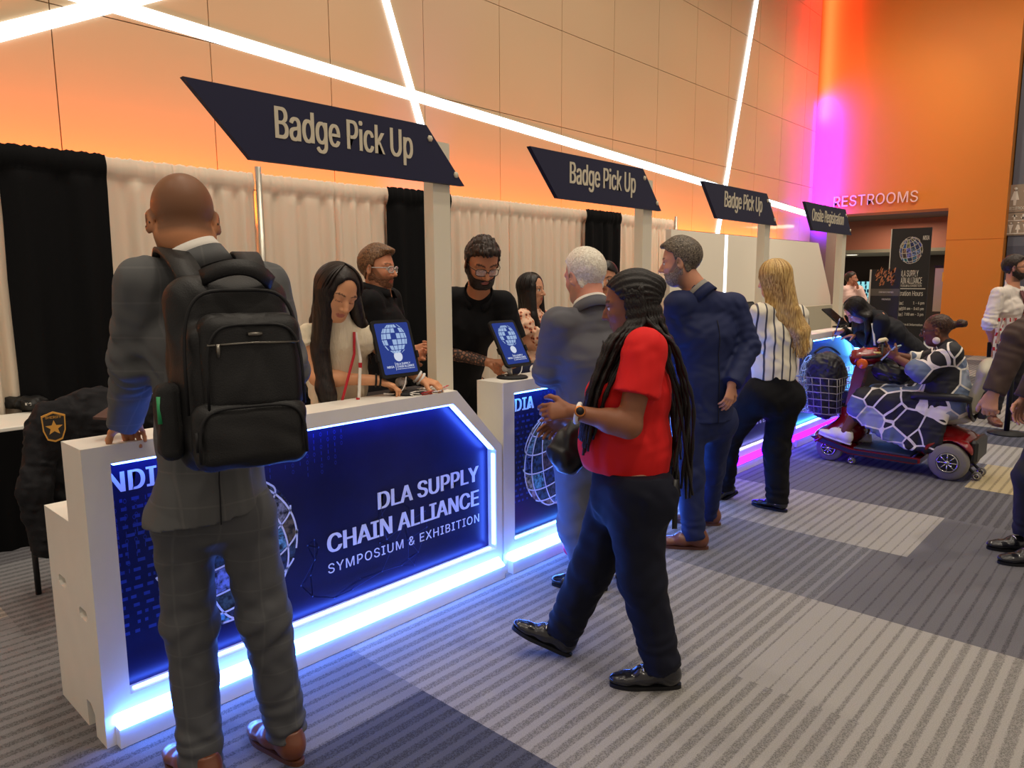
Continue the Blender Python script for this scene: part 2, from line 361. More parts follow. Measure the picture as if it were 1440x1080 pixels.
drape(e[5], e[6], M_wd, 'ivory drape panel behind the woman in the ivory top', GW, seed=6, fold=.14)
drape(e[6]-.1, e[7]+.02, M_bd, 'black drape panel behind the man in profile with clear glasses', GB, seed=7, fold=.3, y=DRY-.1)
drape(e[7]+.03, e[8], M_wd, 'ivory drape panel behind the man with dark hair and beard', GW, seed=8, fold=.13)
drape(e[8], e[9], M_wd, 'ivory drape panel behind the woman in the floral blouse', GW, seed=9, fold=.13)
drape(e[9]-.13, e[10]-.06, M_bd, 'narrow black drape panel behind the white haired man', GB, seed=10, fold=.2, y=DRY-.1)
drape(e[10], e[10]+(e[11]-e[10])*.72, M_wd, 'ivory drape panel left of the second sign post', GW, seed=11, fold=.13)
drape(e[10]+(e[11]-e[10])*.72, e[11], M_wd, 'last ivory drape panel, at the right end of the row', GW, seed=12, fold=.11)
for px, lb in ((360, 'silver drape upright behind the shaven headed man'), (948, 'silver drape upright at the right end of the drapes')):
    x = dx(px, 237 if px < 500 else 310); t = empty('drape_pole', (x, DRY-.03, 0), lb, 'pole', 'drape uprights')
    MB().tube([(x, DRY-.03, .012), (x, DRY-.03, 2.5)], .025, 16).build('pole', M_alu, t); MB().box(x-.2, x+.2, DRY-.23, DRY+.17, 0, .012).build('base_plate', M_alu, t)
# ================================================================ WHITE DISPLAY PANELS ON THE RIGHT
PY = 4.9
xa, xb, xm = at_y(944, 322, PY)[0], at_y(1151, 342, PY)[0], at_y(1022, 330, PY)[0]
xb0 = at_y(1166, 440, PY)[0]
zt = 2.22
M_pan = mat('matt_white_panel', (228, 220, 204), .7)
tag(MB().box(xa, xm-.05, PY, PY+.08, 0, zt).build('partition', M_pan), 'plain white display panel left of the thin vertical light', 'display panel')
tag(MB().prism([(xm+.05, PY, 0), (xb0+.5, PY, 0), (xb0, PY, 1.25), (xb, PY, zt), (xm+.05, PY, zt)], (0, .08, 0)).build('partition', M_pan), 'plain white display panel with a slanted right edge behind the blonde woman', 'display panel')
tag(MB().box(xm-.045, xm+.045, PY+.01, PY+.07, .02, zt-.01).build('light_strip', M_led), 'thin vertical white light between the two display panels', 'light strip')
lw0 = at_y(1100, 434, 4.3)
tag(MB().box(lw0[0]-2.5, at_y(1188, 431, 4.3)[0], 4.3, 4.36, 0, lw0[2]).build('half_wall', mat('beige_half_wall', (176, 168, 146), .7)), 'low beige half wall behind the far registration counter', 'half wall')
# ================================================================ REGISTRATION COUNTERS
YF = 2.55
M_navyprint = mat('navy_print', (12, 17, 64), .35, var=.25, vscale=5, spec=.4)
M_ltr = mat('white_lettering', (226, 232, 246), .5)
M_digit = mat('pale_digit_print', (26, 50, 138), .5)
M_plex = mat('network_line_print', (34, 52, 118), .5)
def photo_mat():
    m = mat('photo_tile', (90, 100, 120), .4); nt = m.node_tree; n = nt.nodes; L = nt.links
    a = n.new('ShaderNodeAttribute'); a.attribute_name = 'Col'; tc = n.new('ShaderNodeTexCoord')
    t = n.new('ShaderNodeTexNoise'); t.inputs['Scale'].default_value = 55; t.inputs['Detail'].default_value = 5; L.new(tc.outputs['Object'], t.inputs['Vector'])
    r = n.new('ShaderNodeValToRGB'); r.color_ramp.elements[0].position = .38; r.color_ramp.elements[1].position = .62
    r.color_ramp.elements[0].color = (.05, .05, .06, 1); r.color_ramp.elements[1].color = (1.5, 1.5, 1.5, 1); L.new(t.outputs[0], r.inputs[0])
    x = n.new('ShaderNodeVectorMath'); x.operation = 'MULTIPLY'; L.new(a.outputs['Color'], x.inputs[0]); L.new(r.outputs[0], x.inputs[1]); L.new(x.outputs[0], n['Principled BSDF'].inputs['Base Color'])
    return m
M_photo = photo_mat()
def globe(parent, org, ux, uz, r, name='globe_emblem', seed=0, squash=1.0, m_line=None, tilt=.35, nlat=7, nlon=14):
    """a globe of photographs: latitude and longitude tiles projected flat on the print"""
    ux, uz, org = (np.array(q, float) for q in (ux, uz, org)); nrm = np.cross(ux, uz); rnd = random.Random(seed)
    R = np.array([[math.cos(.35), math.sin(.35), 0], [-math.sin(.35), math.cos(.35), 0], [0, 0, 1]])
    def pt(la, lo, h):
        p = np.array([math.cos(la)*math.sin(lo), math.sin(la), math.cos(la)*math.cos(lo)])
        y, z = p[1]*math.cos(tilt)-p[2]*math.sin(tilt), p[1]*math.sin(tilt)+p[2]*math.cos(tilt); x = p[0]
        x, y = x*math.cos(.25)-y*math.sin(.25), x*math.sin(.25)+y*math.cos(.25)
        return org+ux*x*r*squash+uz*y*r+nrm*h, z
    vs, fs, cs = [], [], []
    pal = [(70, 110, 170), (120, 130, 150), (150, 140, 120), (60, 70, 90), (110, 150, 200), (90, 90, 80), (40, 60, 110)]
    mb = MB(); S = 3; g = .13
    for i in range(nlat):
        for j in range(nlon):
            la0, la1 = -1.35+2.7*i/nlat, -1.35+2.7*(i+1)/nlat; lo0, lo1 = 2*PI*j/nlon, 2*PI*(j+1)/nlon
            dl, do = (la1-la0)*g/2, (lo1-lo0)*g/2
            if pt((la0+la1)/2, (lo0+lo1)/2, 0)[1] < .02: continue
            c = [q*rnd.uniform(.5, 1.1) for q in srgb(rnd.choice(pal))[:3]]; b0 = len(vs)
            for a in range(S+1):
                for b in range(S+1):
                    vs.append(pt(la0+dl+(la1-la0-2*dl)*a/S, lo0+do+(lo1-lo0-2*do)*b/S, .0012)[0]); cs.append(c)
            for a in range(S):
                for b in range(S): fs.append((b0+a*(S+1)+b, b0+a*(S+1)+b+1, b0+(a+1)*(S+1)+b+1, b0+(a+1)*(S+1)+b))
    def strip(f, n):
        pts = [f(k/n) for k in range(n+1)]
        for k in range(n):
            (p, z), (q, w) = pts[k], pts[k+1]
            if z < 0 or w < 0: continue
            d = q-p; L = np.linalg.norm(d)
            if L < 1e-6: continue
            s_ = np.cross(nrm, d/L)*r*.014; mb.add([p-s_, p+s_, q+s_, q-s_], [[0, 3, 2, 1]])
    for i in range(nlat+1): strip(lambda t: pt(-1.35+2.7*i/nlat, 2*PI*t, .0024), 60)
    for j in range(nlon): strip(lambda t: pt(-1.35+2.7*t, 2*PI*j/nlon, .0024), 24)
    o = np_mesh(name, np.array(vs), np.array(fs), M_photo, parent, np.array(cs), False)
    mb.build('globe_grid', m_line or M_ltr, o); return o
def counter(X0, X1, glow, base, label, gstr=5, bstr=6, seed=0):
    t = empty('registration_counter', ((X0+X1)/2, 2.8, 0), label, 'counter', 'registration counters in a row')
    l, r, b, tp = X0+.085, X1-.045, .165, .985; H = 1.047; xc = X1-.33; zc = .72
    outer = [(X0, .115), (X1, .115), (X1, zc), (xc+.015, H), (X0, H)]; inner = [(l, b), (r, b), (r, zc-.02), (xc-.01, tp), (l, tp)]
    mb = MB(); D = .065; Yb = 2.745
    V = [(x, YF, z) for x, z in outer]+[(x, YF, z) for x, z in inner]+[(x, YF+D, z) for x, z in inner]+[(x, Yb, z) for x, z in outer]
    F = []
    for i in range(5):
        j = (i+1) % 5; F += [[i, j, 5+j, 5+i], [5+i, 5+j, 10+j, 10+i], [15+i, 15+j, j, i]]
    F += [[10, 11, 12, 13, 14], [19, 18, 17, 16, 15]]
    mb.add(V, F); frame = mb.build('frame', M_white, t)
    low = MB().box(X0, X1, YF+.005, Yb, 0, .1149).build('plinth', M_white, t)
    rear = MB().box(X0+.004, X1-.004, Yb+.001, 3.04, 0, .76).build('rear_shelf', M_white, t)
    cap = lambda xc_, z_, y0, y1: MB().prism([(xc_, y0+(y1-y0)*q, z_+h_) for q, h_ in ((.15, -.018), (.85, -.018), (1, -.006), (1, .012), (.85, .022), (.15, .022), (0, .012), (0, -.006))], (.12, 0, 0))
    cuts = [cap(X0-.06, .50, 2.86, 2.945).build('c', M_white)]; bool_cut(rear, cuts)
    bool_cut(frame, [cap(X0-.06, .445, 2.64, 2.72).build('c', M_white)])
    bool_cut(low, [MB().prism([(X0-.05, 2.655, -.05), (X0-.05, 2.76, -.05), (X0-.05, 2.76, .10), (X0-.05, 2.73, .112), (X0-.05, 2.69, .112), (X0-.05, 2.655, .08)], (.2, 0, 0)).build('c', M_white)])
    MB().box(X0+.03, X1-.02, YF-.036, YF+.004, .002, .072).build('kick_board', M_white, t)
    # sloping light channel above the kick board
    MB().prism([(X0+.03, YF-.041, .0735), (X0+.03, YF-.046, .080), (X0+.03, YF-.001, .113), (X0+.03, YF+.004, .113), (X0+.03, YF+.004, .0735)], (X1-.03-X0-.03, 0, 0)).build('base_light', emis('base_light_%d_%d_%d' % base, base, bstr), t)
    E_ = emis('edge_light_%d_%d_%d' % glow, glow, gstr)
    mb = MB(); q = .006
    mb.box(l+.01, xc-.02, YF+.006, YF+.026, tp-.008, tp-.0005)
    d = np.array([r-(xc-.01), 0, (zc-.02)-tp]); d /= np.linalg.norm(d); n2 = np.array([d[2], 0, -d[0]])
    A = np.array([xc-.01, YF+.004, tp])+d*.015+n2*.001; B = np.array([r, YF+.004, zc-.02])-d*.015+n2*.001
    mb.prism([A, B, B+n2*.007, A+n2*.007], (0, .034, 0))
    mb.box(r-.005, r-.0005, YF+.01, YF+.03, b+.02, zc-.04)
    mb.box(l+.02, r-.02, YF+.022, YF+.036, b+.0005, b+.006)
    mb.build('edge_light', E_, t)
    yp = YF+D-.004
    pan = MB().prism([(x, yp, z) for x, z in inner], (0, .003, 0)).build('graphic_panel', M_navyprint, t)
    ux, uz = (1, 0, 0), (0, 0, 1); W = X1-X0
    mb = MB(); add_text(mb, 'NDIA', (l+.004, yp, .868), ux, uz, .225, .07, bold=.055, spacing=1.04)
    mb.prism([(l+.185, yp-.0025, .872), (l+.205, yp-.0025, .872), (l+.192, yp-.0025, .905)], (0, .001, 0))
    add_text(mb, 'DLA SUPPLY', (X0+1.205, yp, .54), ux, uz, .65, .082, bold=.06)
    add_text(mb, 'CHAIN ALLIANCE', (X0+.93, yp, .41), ux, uz, .925, .084, bold=.06)
    add_text(mb, 'SYMPOSIUM & EXHIBITION', (X0+.93, yp, .318), ux, uz, .925, .044, bold=-.002, spacing=1.12)
    mb.build('lettering', M_ltr, pan)
    globe(pan, (X0+.505, yp, .55), ux, uz, .285, seed=seed)
    rnd = random.Random(seed+5); mb = MB()
    for c in range(34):
        x = l+.02+c*.034 if c < 28 else l+.02+(c-28)*.03; n0 = rnd.randint(3, 9)
        z0 = .97 if c < 28 else .8
        for k in range(n0):
            z = z0-.03-k*.027
            if z < .2 or (z < .95 and x < l+.26 and z > .85): continue
            if rnd.random() < .5:
                for a in range(8):
                    a0, a1 = a*PI/4, (a+1)*PI/4; mb.add([(x+math.cos(q)*rr, yp-.001, z+math.sin(q)*rr*1.6) for q, rr in ((a0, .0055), (a1, .0055), (a1, .004), (a0, .004))], [[0, 1, 2, 3]])
            else: mb.box(x-.0012, x+.0012, yp-.0012, yp-.0008, z-.008, z+.008)
    for c in range(16):                                                  # rows of small code print under the logo
        z = .83-c*.032; x = l+.01
        while x < l+.2:
            w = rnd.uniform(.008, .03); mb.box(x, x+w, yp-.0012, yp-.0008, z, z+.012); x += w+rnd.uniform(.006, .03)
    mb.build('digit_pattern', M_digit, pan)
    mb = MB(); P = [(X0+.75+rnd.uniform(0, .75), rnd.uniform(.2, .6)) for _ in range(26)]
    for i, p in enumerate(P):
        for q in sorted(P, key=lambda q: (q[0]-p[0])**2+(q[1]-p[1])**2)[1:4]:
            dd = np.array([q[0]-p[0], 0, q[1]-p[1]]); L_ = np.linalg.norm(dd)+1e-6; s_ = np.cross([0, 1, 0], dd/L_)*.0011
            a = np.array([p[0], yp-.0005, p[1]]); c = np.array([q[0], yp-.0005, q[1]]); mb.add([a-s_, c-s_, c+s_, a+s_], [[0, 1, 2, 3]])
        mb.lathe((p[0], yp-.0002, p[1]), [(.004, 0), (.004, .0006)], (0, -1, 0), 8)
    mb.build('network_pattern', M_plex, pan)
    return t
BLUE = (96, 132, 255)
counter(.73, 2.70, (70, 110, 255), (70, 125, 255), 'white registration counter nearest the camera, in front of the grey suited man', 30, 50, 1)
counter(2.715, 4.685, (70, 140, 255), (70, 125, 255), 'second white registration counter, behind the woman in the red shirt', 30, 50, 2)
counter(4.70, 6.67, (150, 150, 255), (70, 6, 255), 'third white registration counter with purple base light, behind the blonde woman', 14, 40, 3)
counter(6.685, 8.655, (70, 160, 255), (60, 4, 255), 'fourth white registration counter, where the person in the black blazer writes', 60, 40, 4)
# ---------------------------------------------------------------- sign posts
M_navy = mat('navy_board', (22, 24, 62), .5); M_cream = mat('cream_lettering', (226, 216, 190), .55)
def sign(x0, txt, label, px):
    YS = 2.757; zt, zb = 2.325, 2.06; w, off = 1.17, .25
    P = [(x0, YS, zt), (x0+off, YS, zb), (x0+off+w, YS, zb), (x0+w, YS, zt)]
    xp = x0+w+.06
    t = empty('sign_post', (xp, YS+.06, .762), label, 'sign', 'navy signs above the counters')
    MB().box(xp, xp+.115, YS+.03, YS+.10, .762, zt-.06).build('post', M_cream_post, t)
    b = MB().prism(P, (0, .028, 0)).build('board', M_navy, t)
    mb = MB()
    if txt.startswith('B'): add_text(mb, txt, (x0+.36, YS-.0005, zb+.06), (1, 0, 0), (0, 0, 1), .72, .165, bold=.05)
    else: add_text(mb, txt, (x0+.2, YS-.0005, zb+.06), (1, 0, 0), (0, 0, 1), .93, .155, bold=.05)
    mb.build('lettering', M_cream, b)
    for bx_, bz in ((x0+w+.02, zt-.06), (x0+off+w-.06, zb+.05)):
        MB().lathe((bx_, YS, bz), [(.017, 0), (.015, .006), (.004, .008)], (0, -1, 0), 6).build('bolt', M_cream, b)
M_cream_post = mat('cream_post', (240, 232, 208), .6)
sign(1.235, 'Badge Pick Up', 'navy Badge Pick Up sign nearest the camera, above the ivory drapes', 0)
sign(3.17, 'Badge Pick Up', 'navy Badge Pick Up sign second from the camera, above the white haired man', 0)
sign(5.19, 'Badge Pick Up', 'smaller looking navy Badge Pick Up sign, third in the row above the blonde woman', 0)
sign(7.25, 'Onsite Registration', 'navy Onsite Registration sign beside the washroom opening', 0)
# ---------------------------------------------------------------- tablets on stands
M_rub = mat('black_rubber', (24, 24, 26), .6, spec=.3); M_wcab = mat('white_cable', (232, 228, 220), .5)
def screen_mat(on):
    return emis('tablet_screen', (52, 70, 150), .75) if on else mat('dark_glass', (14, 14, 16), .12)
M_scr_w = emis('screen_white', (225, 232, 250), .8)
def globe_em(parent, org, ux, uz, r):
    rows = MB(); ux, uz = np.array(ux), np.array(uz); n = np.cross(ux, uz); org = np.array(org)
    for i in range(6):
        for j in range(7):
            la0, la1 = -1.2+.4*i, -1.2+.4*(i+1)-.06; lo0, lo1 = -1.4+.4*j, -1.4+.4*(j+1)-.06
            if (i*7+j*3) % 5 == 0: continue
            rows.add([org+ux*r*math.cos(a)*math.sin(b)+uz*r*math.sin(a)+n*.001 for a, b in ((la0, lo0), (la0, lo1), (la1, lo1), (la1, lo0))], [[0, 1, 2, 3]])
    return rows.build('globe_emblem', emis('screen_globe', (170, 196, 236), .8), parent)
def tablet(bl, tl, w, label, back=False, base=None, on=True, cable=True):
    bl, tl = np.array(bl, float), np.array(tl, float); ux = np.array([1., 0, 0]); uz = tl-bl; h = np.linalg.norm(uz); uz /= h; n = np.cross(ux, uz)
    if back: n = -n
    base = np.array(base if base is not None else (bl[0]+w/2, bl[1]+.04, 1.0485))
    t = empty('tablet_stand', base, label, 'tablet', 'tablets on the counters')
    def pl(u, v, d): return bl+ux*u+uz*v+n*d
    def slab(u0, u1, v0, v1, d0, d1, c):
        P = []
        for cu, cv, a0 in ((u1-c, v0+c, -PI/2), (u1-c, v1-c, 0), (u0+c, v1-c, PI/2), (u0+c, v0+c, PI)):
            P += [pl(cu+c*math.cos(a0+k*PI/8), cv+c*math.sin(a0+k*PI/8), d0) for k in range(5)]
        return MB().prism(P, n*(d1-d0))
    case = slab(-.012, w+.012, -.012, h+.012, -.014, 0, .022).build('case', M_rub, t)
    sc = slab(.004, w-.004, .004, h-.004, 0.0003, .0015, .008).build('screen', screen_mat(on), case)
    if on:
        globe_em(sc, pl(w*.5, h*.68, .0016), ux, uz, w*.37)
        mb = MB(); mb.lathe(pl(w*.5, h*.34, .0016), [(w*.12, 0), (w*.12, .0006)], n, 24)
        add_text(mb, 'NDIA', pl(w*.12, h*.13, .0017), ux, uz, w*.2, h*.04, depth=.0006); mb.prism([pl(w*.36, h*.08, .002), pl(w*.37, h*.08, .002), pl(w*.37, h*.23, .002), pl(w*.36, h*.23, .002)], n*.0004)
        add_text(mb, 'DLA SUPPLY', pl(w*.4, h*.175, .0017), ux, uz, w*.4, h*.04, depth=.0006); add_text(mb, 'CHAIN ALLIANCE', pl(w*.4, h*.125, .0017), ux, uz, w*.5, h*.04, depth=.0006)
        add_text(mb, 'SYMPOSIUM & EXHIBITION', pl(w*.4, h*.09, .0017), ux, uz, w*.5, h*.018, bold=0, depth=.0006)
        mb.build('screen_lettering', M_scr_w, sc)
    for u in (-.02, w+.006): MB().box(0, .014, 0, .03, 0, .03).v and slab(u, u+.014, h*.28, h*.42, -.016, .006, .004).build('clamp', M_rub, t)
    MB().lathe(base, [(.085, 0), (.088, .004), (.08, .011), (.02, .014)]).build('base', M_rub, t)
    hub = pl(w/2, h*.35, -.016); mid = base+np.array([0, .04, .05])
    MB().tube([base+np.array([0, .01, .012]), mid, hub+np.array([0, .01, -.02]), hub], .011, 10).build('arm', M_alu, t)
    MB().lathe(mid-np.array([.02, 0, 0]), [(.02, 0), (.02, .04)], (1, 0, 0), 16).build('joint', M_wcab, t)
    if cable:
        c0 = pl(w*.62, -.012, -.006); pts = []
        for k in range(15):
            a = k/14; pts.append((c0[0]+.02*math.sin(a*PI)-.12*a, c0[1]-.02*math.sin(a*PI)+.02*a, max(1.056, c0[2]-(c0[2]-1.052)*math.sin(min(1, a*1.25)*PI/2)+.03*max(0, a-.7))))
        MB().tube(pts, .0032, 6).build('cable', M_wcab, t)
    return t
tablet((2.03, 2.655, 1.145), (2.035, 2.74, 1.385), .205, 'tablet with lit blue screen on the nearest counter, in front of the woman in ivory', base=(2.165, 2.665, 1.0485))
tablet((2.865, 2.655, 1.12), (2.87, 2.79, 1.345), .185, 'tablet with lit blue screen on the second counter, before the bearded man', base=(2.90, 2.655, 1.0485))
tablet((6.02, 2.66, 1.13), (6.03, 2.78, 1.37), .2, 'dark tablet on the third counter, half hidden behind the blonde woman', on=False, cable=False)
tablet((6.45, 2.61, 1.11), (6.40, 2.73, 1.33), .21, 'dark tablet on the right end of the third counter, right of the blonde woman', on=False, cable=False)
tablet((8.18, 2.66, 1.08), (8.02, 2.80, 1.25), .26, 'dark tilted tablet on the fourth counter beside the sign post', on=False)
tag(MB().lathe((6.86, 2.63, 1.0482), [(.085, 0), (.088, .006), (.07, .012)]).build('charging_pad', M_rub), 'flat dark round pad on the left end of the fourth counter', 'pad')
tag(MB().prism([(7.38, 2.575, 1.0482), (7.68, 2.57, 1.0482), (7.72, 2.73, 1.0482), (7.42, 2.735, 1.0482)], (0, 0, .0012)).build('paper_sheet', mat('paper', (240, 236, 226), .7)), 'white paper form being signed on the fourth counter', 'paper')
# ---------------------------------------------------------------- things on and behind the counters
t = empty('badge_tray', (2.1, 2.9, .762), 'black stacked card trays with white labels behind the nearest counter', 'tray')
mb = MB(); mb.box(2.05, 2.44, 2.78, 2.93, .762, 1.03, .004); mb.build('tray', mat('black_card', (20, 20, 22), .5), t)
for k in range(4): MB().box(2.06+.093*k, 2.14+.093*k, 2.777, 2.7795, 1.0, 1.022).build('label_strip', mat('paper', (240, 236, 226)), t)
MB().box(2.06, 2.25, 2.777, 2.7795, .9, .985).build('label_card', mat('paper', (240, 236, 226)), t)
def lanyard(c, seed, label):
    rnd = random.Random(seed); mb = MB(); n = 26
    for k in range(n-1):
        f = lambda a: np.array([c[0]+.075*math.cos(a*2.2+seed)*(1+.3*math.sin(a*1.3)), c[1]+.03*math.sin(a*1.7+seed), 1.051+.004*math.sin(a*5)+.004*(k % 3)])
        p, q = f(k*.32), f((k+1)*.32); d = q-p; s_ = np.array([-d[1], d[0], 0]); s_ /= np.linalg.norm(s_)+1e-6; mb.cm = 1 if k % 7 == 3 else 0
        mb.prism([p-s_*.006, q-s_*.006, q+s_*.006, p+s_*.006], (0, 0, .0015))
    return tag(mb.build('lanyard', [mat('white_ribbon', (232, 226, 216), .6), mat('red_ribbon', (190, 24, 40), .5)]), label, 'lanyard', 'lanyards on the nearest counter')
lanyard((2.32, 2.655), 1, 'white lanyard with red marks heaped under the right hand of the woman in ivory'); lanyard((2.22, 2.585), 2, 'white lanyard with red marks beside the round tablet base')
mb = MB(); mb.tube([(3.12+.03*math.cos(a*.5), 2.68+.02*math.sin(a*.5), 1.075+.02*math.sin(a*.5+.8)) for a in range(14)], .006, 8)
tag(mb.build('charging_cable', M_wcab), 'white coiled charging cable on the second counter by the white haired man', 'cable')
# folding table with fitted black cloth, at the far left
M_cloth = mat('black_table_cloth', (14, 14, 15), .95, spec=.1)
t = empty('draped_table', (.7, 5.35, 0), 'table with a white top and a black skirt at the left edge', 'table')
MB().box(-.6, 1.42, 4.98, 5.5, .715, .74, .004).build('table_top', M_white, t)
rows = []
for z, g in ((.004, 1), (.25, .8), (.5, .5), (.714, .1)):
    rows.append([(-.6+2.02*k/80, 4.975-.018*g*math.sin(k*1.3)-.01*g*math.sin(k*.47), z) for k in range(81)]+[(1.42, 5.02+.48*k/6, z) for k in range(7)]+[(-.6, 5.5, z)])
MB().grid(rows, closed=True).build('skirt', M_cloth, t)
t = empty('draped_table', (3.4, 4.9, 0), 'black draped table behind the man in profile with clear glasses', 'table')
MB().box(2.7, 3.8, 4.6, 5.2, .72, .78, .01).build('table_top', M_cloth, t)
rows = []
for z, g in ((.004, 1), (.3, .7), (.72, .1)):
    rows.append([(2.7+1.1*k/50, 4.6-.018*g*math.sin(k*1.3), z) for k in range(51)]+[(3.8, 5.2, z), (2.7, 5.2, z)])
MB().grid(rows, closed=True).build('skirt', M_cloth, t)
# ---------------------------------------------------------------- posters
M_pblk = mat('black_poster', (34, 32, 32), .6); M_pw = mat('poster_white', (224, 216, 200), .6); M_fcore = mat('foam_edge', (220, 214, 200), .6)
XP = 11.2
def px_on(X): return lambda px, py: at_x(px, py, X)
pp = px_on(XP); a = pp(1255, 322); b = pp(1310, 328)
t = empty('poster_board', (XP+.02, (a[1]+b[1])/2, 0), 'tall black Registration Hours poster board with a white globe', 'poster')
y1, y0 = a[1], b[1]; zt = a[2]
bd = MB().box(XP, XP+.03, y0, y1, .05, zt).build('board', M_pblk, t); MB().box(XP-.001, XP+.031, y1, y1+.012, .05, zt).build('edge', M_fcore, t)
MB().box(XP+.031, XP+.2, (y0+y1)/2-.05, (y0+y1)/2+.05, 0, 1.2).build('easel_back', M_rub, t); MB().box(XP-.1, XP+.3, y0+.05, y1-.05, 0, .048).build('foot', M_rub, t)
W = y1-y0; ux, uz = (0, -1, 0), (0, 0, 1)
def ps(mb, s, u0, u1, z, h, bold=.02): add_text(mb, s, (XP-.0005, y1-W*u0, z), ux, uz, W*(u1-u0), h, bold=bold)
Z = lambda py: pp(1283, py)[2]
mb = MB(); ps(mb, 'DLA SUPPLY', .28, .75, Z(389), Z(380)-Z(389)); ps(mb, 'CHAIN ALLIANCE', .2, .85, Z(399), Z(390)-Z(399))
mb.box(XP-.003, XP, y0+W*.05, y1-W*.22, Z(406.5), Z(405.5))
ps(mb, 'Registration Hours', .05, .9, Z(418), Z(409)-Z(418), .015)
for k, (l, r) in enumerate((('June 1', '1 - 4 pm'), ('June 2', '7:00 am - 5:45 pm'), ('June 3', '7:00 am - 3 pm'))):
    zz = Z(429+8*k); hh = Z(424)-Z(429); ps(mb, l, .3, .42, zz, hh); ps(mb, r, .95-.035*len(r), .95, zz, hh)
ps(mb, 'Registration & Information', .2, .95, Z(459), Z(455)-Z(459)); ps(mb, 'NDIA', .8, .96, Z(338), Z(332)-Z(338), .04)
ps(mb, 'SYMPOSIUM & EXHIBITION', .2, .85, Z(403.5), Z(400)-Z(403.5), 0); mb.build('lettering', M_pw, bd)
globe(bd, (XP-.001, y1-W*.52, Z(352)), ux, uz, Z(333)-Z(352), seed=9, squash=.8, m_line=M_pw)
XP = 9.6; pp = px_on(XP); a = pp(1226, 379); b = pp(1267, 378); y1, y0, zt = a[1], b[1], a[2]; W = y1-y0
t = empty('poster_board', (XP+.02, (y0+y1)/2, 0), 'shorter dark poster board with an orange lights photo, behind the black blazer', 'poster')
bd = MB().box(XP, XP+.03, y0, y1, .05, zt).build('board', M_pblk, t); MB().box(XP-.001, XP+.031, y1, y1+.02, .05, zt).build('edge', M_fcore, t); MB().box(XP-.1, XP+.3, y0+.05, y1-.05, 0, .048).build('foot', M_rub, t)
MB().box(XP+.031, XP+.2, (y0+y1)/2-.05, (y0+y1)/2+.05, 0, .8).build('easel_back', M_rub, t)
Z = lambda py: pp(1240, py)[2]
rnd = random.Random(4); mb = MB()
for k in range(46):
    u = rnd.uniform(.15, .8); z = Z(rnd.uniform(382, 402)); h = rnd.uniform(.02, .06); s = rnd.uniform(.004, .012); y = y1-W*u
    mb.prism([(XP-.002, y-s, z), (XP-.002, y+s, z), (XP-.002, y+s*.5-.015, z+h), (XP-.002, y-s*.5-.015, z+h)], (.002, 0, 0))
mb.build('photo_print', mat('orange_photo_print', (206, 130, 84), .6), bd)
MB().box(XP-.002, XP, y0, y1, Z(416), Z(406)).build('band', mat('taupe_band', (96, 88, 78), .6), bd)
mb = MB(); add_text(mb, 'CORPORATE PARTNER', (XP-.0025, y1-W*.3, Z(412)), ux, uz, W*.5, .02); add_text(mb, 'PREMIER', (XP-.0025, y1-W*.42, Z(422)), ux, uz, W*.3, .02); mb.build('lettering', M_pw, bd)
# lit screen and white board in the corridor
XS = WALLX+5.7; a = at_x(1206, 396, XS); b = at_x(1232, 424, XS)
t = empty('display_screen', (XS, (a[1]+b[1])/2, b[2]), 'bright cyan lit display seen in the dark corridor', 'screen')
MB().box(XS, XS+.06, b[1]-.04, a[1]+.04, b[2]-.04, a[2]+.04).build('housing', M_rub, t)
mb = MB(); n = 12; rnd = random.Random(1)
MB().box(XS-.004, XS, b[1], a[1], b[2], a[2]).build('screen', emis('cyan_screen', (150, 226, 232), 1.0), t)
for i in range(n):
    for j in range(5):
        if j > 2 and i % 3: continue
        y = b[1]+(a[1]-b[1])*(i+.15+.3*rnd.random())/n; z = b[2]+(a[2]-b[2])*(j+.2)/5; mb.box(XS-.006, XS-.0045, y, y+.06*rnd.uniform(.4, 1), z, z+.1)
mb.build('screen_picture', emis('screen_dark', (40, 70, 90), .5), t)
a = at_x(1311, 377, WALLX+.75); b = at_x(1318, 440, WALLX+.75)
t = empty('notice_board', (WALLX+.8, 3.8, .9), 'pale green lit notice board at the right jamb of the washroom opening', 'notice board')
nb = MB().box(WALLX+.76, WALLX+.8, OY0-.12, OY0+.32, .85, a[2]).build('board', mat('pale_green_board', (170, 176, 140), .6), t)
MB().box(WALLX+.755, WALLX+.76, OY0+.05, OY0+.18, 1.5, 1.7).build('sticker', mat('yellow_sticker', (220, 190, 40), .5), nb); MB().box(WALLX+.75, WALLX+.81, OY0-.13, OY0+.33, a[2], a[2]+.05).build('top_rail', M_rub, t)
# stanchion
c = at_z(1415, 610); t = empty('stanchion', c, 'black stanchion post on a round base at the right edge', 'stanchion')
MB().lathe(c, [(.17, 0), (.17, .012), (.03, .03), (.02, .035)]).build('base', M_rub, t); MB().tube([c+np.array([0, 0, .03]), c+np.array([0, 0, .98])], .025, 14).build('post', M_rub, t); MB().lathe(c+np.array([0, 0, .98]), [(.035, 0), (.035, .06), (.02, .07)]).build('head', M_rub, t)
